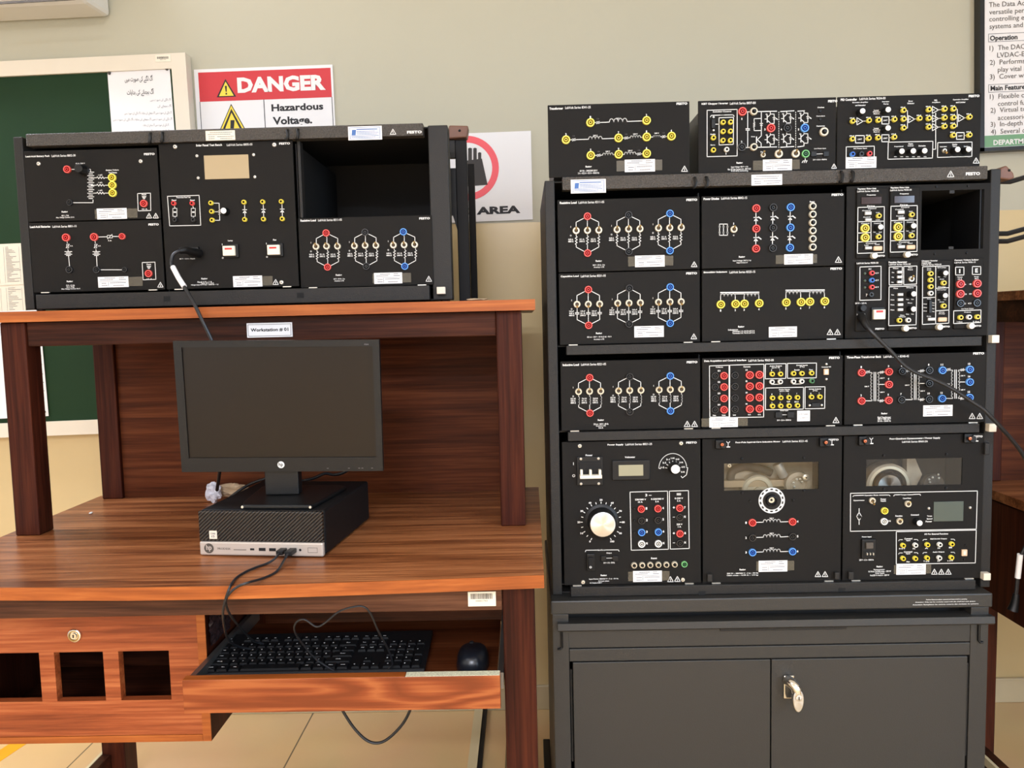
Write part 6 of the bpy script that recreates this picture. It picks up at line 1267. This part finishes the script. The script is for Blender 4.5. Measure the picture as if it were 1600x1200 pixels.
pts = [Yp_(310, 395, 1.652), Yp_(299, 393, 1.625), Yp_(283, 392, 1.60), Yp_(271, 398, 1.59), Yp_(268, 410, 1.585), Yp_(272, 422, 1.575), Yp_(280, 436, 1.565), Yp_(289, 450, 1.552), Yp_(303, 474, 1.542), Yp_(316, 501, 1.540), Yp_(330, 530, 1.545), Yp_(342, 562, 1.55), Yp_(348, 620, 1.56), Yp_(347, 690, 1.58), Yp_(343, 738, 1.61), Yp_(339, 766, 1.64)]
c3 = cable('mains_cable', 'black power cord running from the solar module down behind the monitor', pts, .0036)
MB().tube([Yp_(311, 396, 1.650), Yp_(302, 394, 1.632), Yp_(290, 391, 1.608), Yp_(280, 392, 1.598)], [.0095, .006], 'black', 12).build('plug', c3, smooth=True)
MB().tube([Yp_(270, 417, 1.577), Yp_(279, 434, 1.565), Yp_(288, 448, 1.553)], .0052, 'paper', 10).build('cord_label', c3, 'white wrap-around cord label', smooth=True)
pts = [Yp_(1346, 497, 1.566), Yp_(1351, 506, 1.552), Yp_(1362, 519, 1.540), Yp_(1383, 540, 1.535), Yp_(1394, 551, 1.535), Yp_(1412, 570, 1.535), Yp_(1431, 582, 1.535), Yp_(1459, 593, 1.535), Yp_(1478, 602, 1.535), Yp_(1497, 613, 1.535), Yp_(1516, 626, 1.535), Yp_(1536, 639, 1.535), Yp_(1548, 651, 1.535), Yp_(1563, 667, 1.54), Yp_(1581, 687, 1.55), Yp_(1600, 713, 1.56), Yp_(1620, 760, 1.57), Yp_(1622, 800, 1.58), Yp_(1606, 846, 1.59), Yp_(1595, 870, 1.595), Yp_(1591, 895, 1.6), Yp_(1588, 925, 1.6), Yp_(1585, 940, 1.6)]
c4 = cable('mains_cable', 'black power cord crossing the tall rack and hanging at its right side', pts, .0040)
MB().tube([Yp_(1345, 494, 1.572), Yp_(1350, 504, 1.555), Yp_(1356, 513, 1.546)], [.0085, .0052], 'black', 12).build('plug', c4, smooth=True)
MB().tube([Yp_(1594, 866, 1.594), Yp_(1592, 885, 1.598), Yp_(1590, 903, 1.6)], .0056, 'paper', 10).build('cord_label', c4, 'white wrap-around cord label', smooth=True)
MB().tube([Yp_(1588, 928, 1.6), Yp_(1585, 944, 1.6), Yp_(1582, 954, 1.6)], [.006, .011], 'black', 12).build('plug', c4, 'black plug end', smooth=True)
cable('video_cable', 'black cable curving off the left rear of the desktop computer', [Yp_(352, 784, 1.68), Yp_(372, 768, 1.68), Yp_(392, 756, 1.69), Yp_(415, 748, 1.69), Yp_(440, 742, 1.66), Yp_(452, 725, 1.60)], .0034)
cable('video_cable', 'black cable curving off the right rear of the desktop computer', [Yp_(468, 752, 1.70), Yp_(488, 748, 1.71), Yp_(508, 740, 1.71), Yp_(522, 742, 1.71), Yp_(538, 738, 1.70), Yp_(552, 728, 1.69)], .0034)
def crumple(name, label, cat, c, rx, ry, rz, m, seed, sub=3, amp=.45):
    bm = bmesh.new(); bmesh.ops.create_icosphere(bm, subdivisions=sub, radius=1)
    for v in bm.verts:
        d = noise.noise(v.co*2.1+Vector((seed, 0, 0)))*amp+noise.noise(v.co*5+Vector((0, seed, 0)))*amp*.5
        q = v.co*(1+d); v.co = Vector((c.x+q.x*rx, c.y+q.y*ry, c.z+q.z*rz))
    lo = min(v.co.z for v in bm.verts)
    m_ = MB(); m_.add([v.co+Vector((0, 0, c.z-rz-lo if False else 0)) for v in bm.verts], [[v.index for v in f.verts] for f in bm.faces], m); bm.free()
    o = m_.build(name); tag(o, label, cat); return o
p = Zp(332, 787, .761); crumple('plastic_bag', 'crumpled white plastic bag behind the computer on the desk', 'bag', Vector((p.x, p.y+.01, .786)), .019, .016, .022, 'plastic', 2.3)
p = Zp(352, 785, .761); crumple('packing_wrap', 'twisted tan packing wrap behind the computer on the desk', 'wrapping', Vector((p.x+.010, p.y+.03, .784)), .040, .016, .016, 'tan', 5.1)
p = Zp(530, 760, .761); crumple('paper_wad', 'tan paper scrap behind the right side of the monitor base', 'paper', Vector((p.x-.005, p.y+.04, .778)), .030, .012, .016, 'tan', 8.4)
p = atZ(733, 470.5, 1.2305); crumple('tape_scrap', 'small yellowish tape scrap on the shelf beside the lead stand', 'scrap', Vector((-.098, 1.60, 1.2335)), .022, .008, .0024, 'tan', 3.7, 2)

p = Zp(142, 803, .761); crumple('paper_scrap', 'tiny white crumb of paper on the desktop near the left front post', 'scrap', Vector((p.x, p.y, .7635)), .003, .006, .002, 'cap', 1.9, 2)
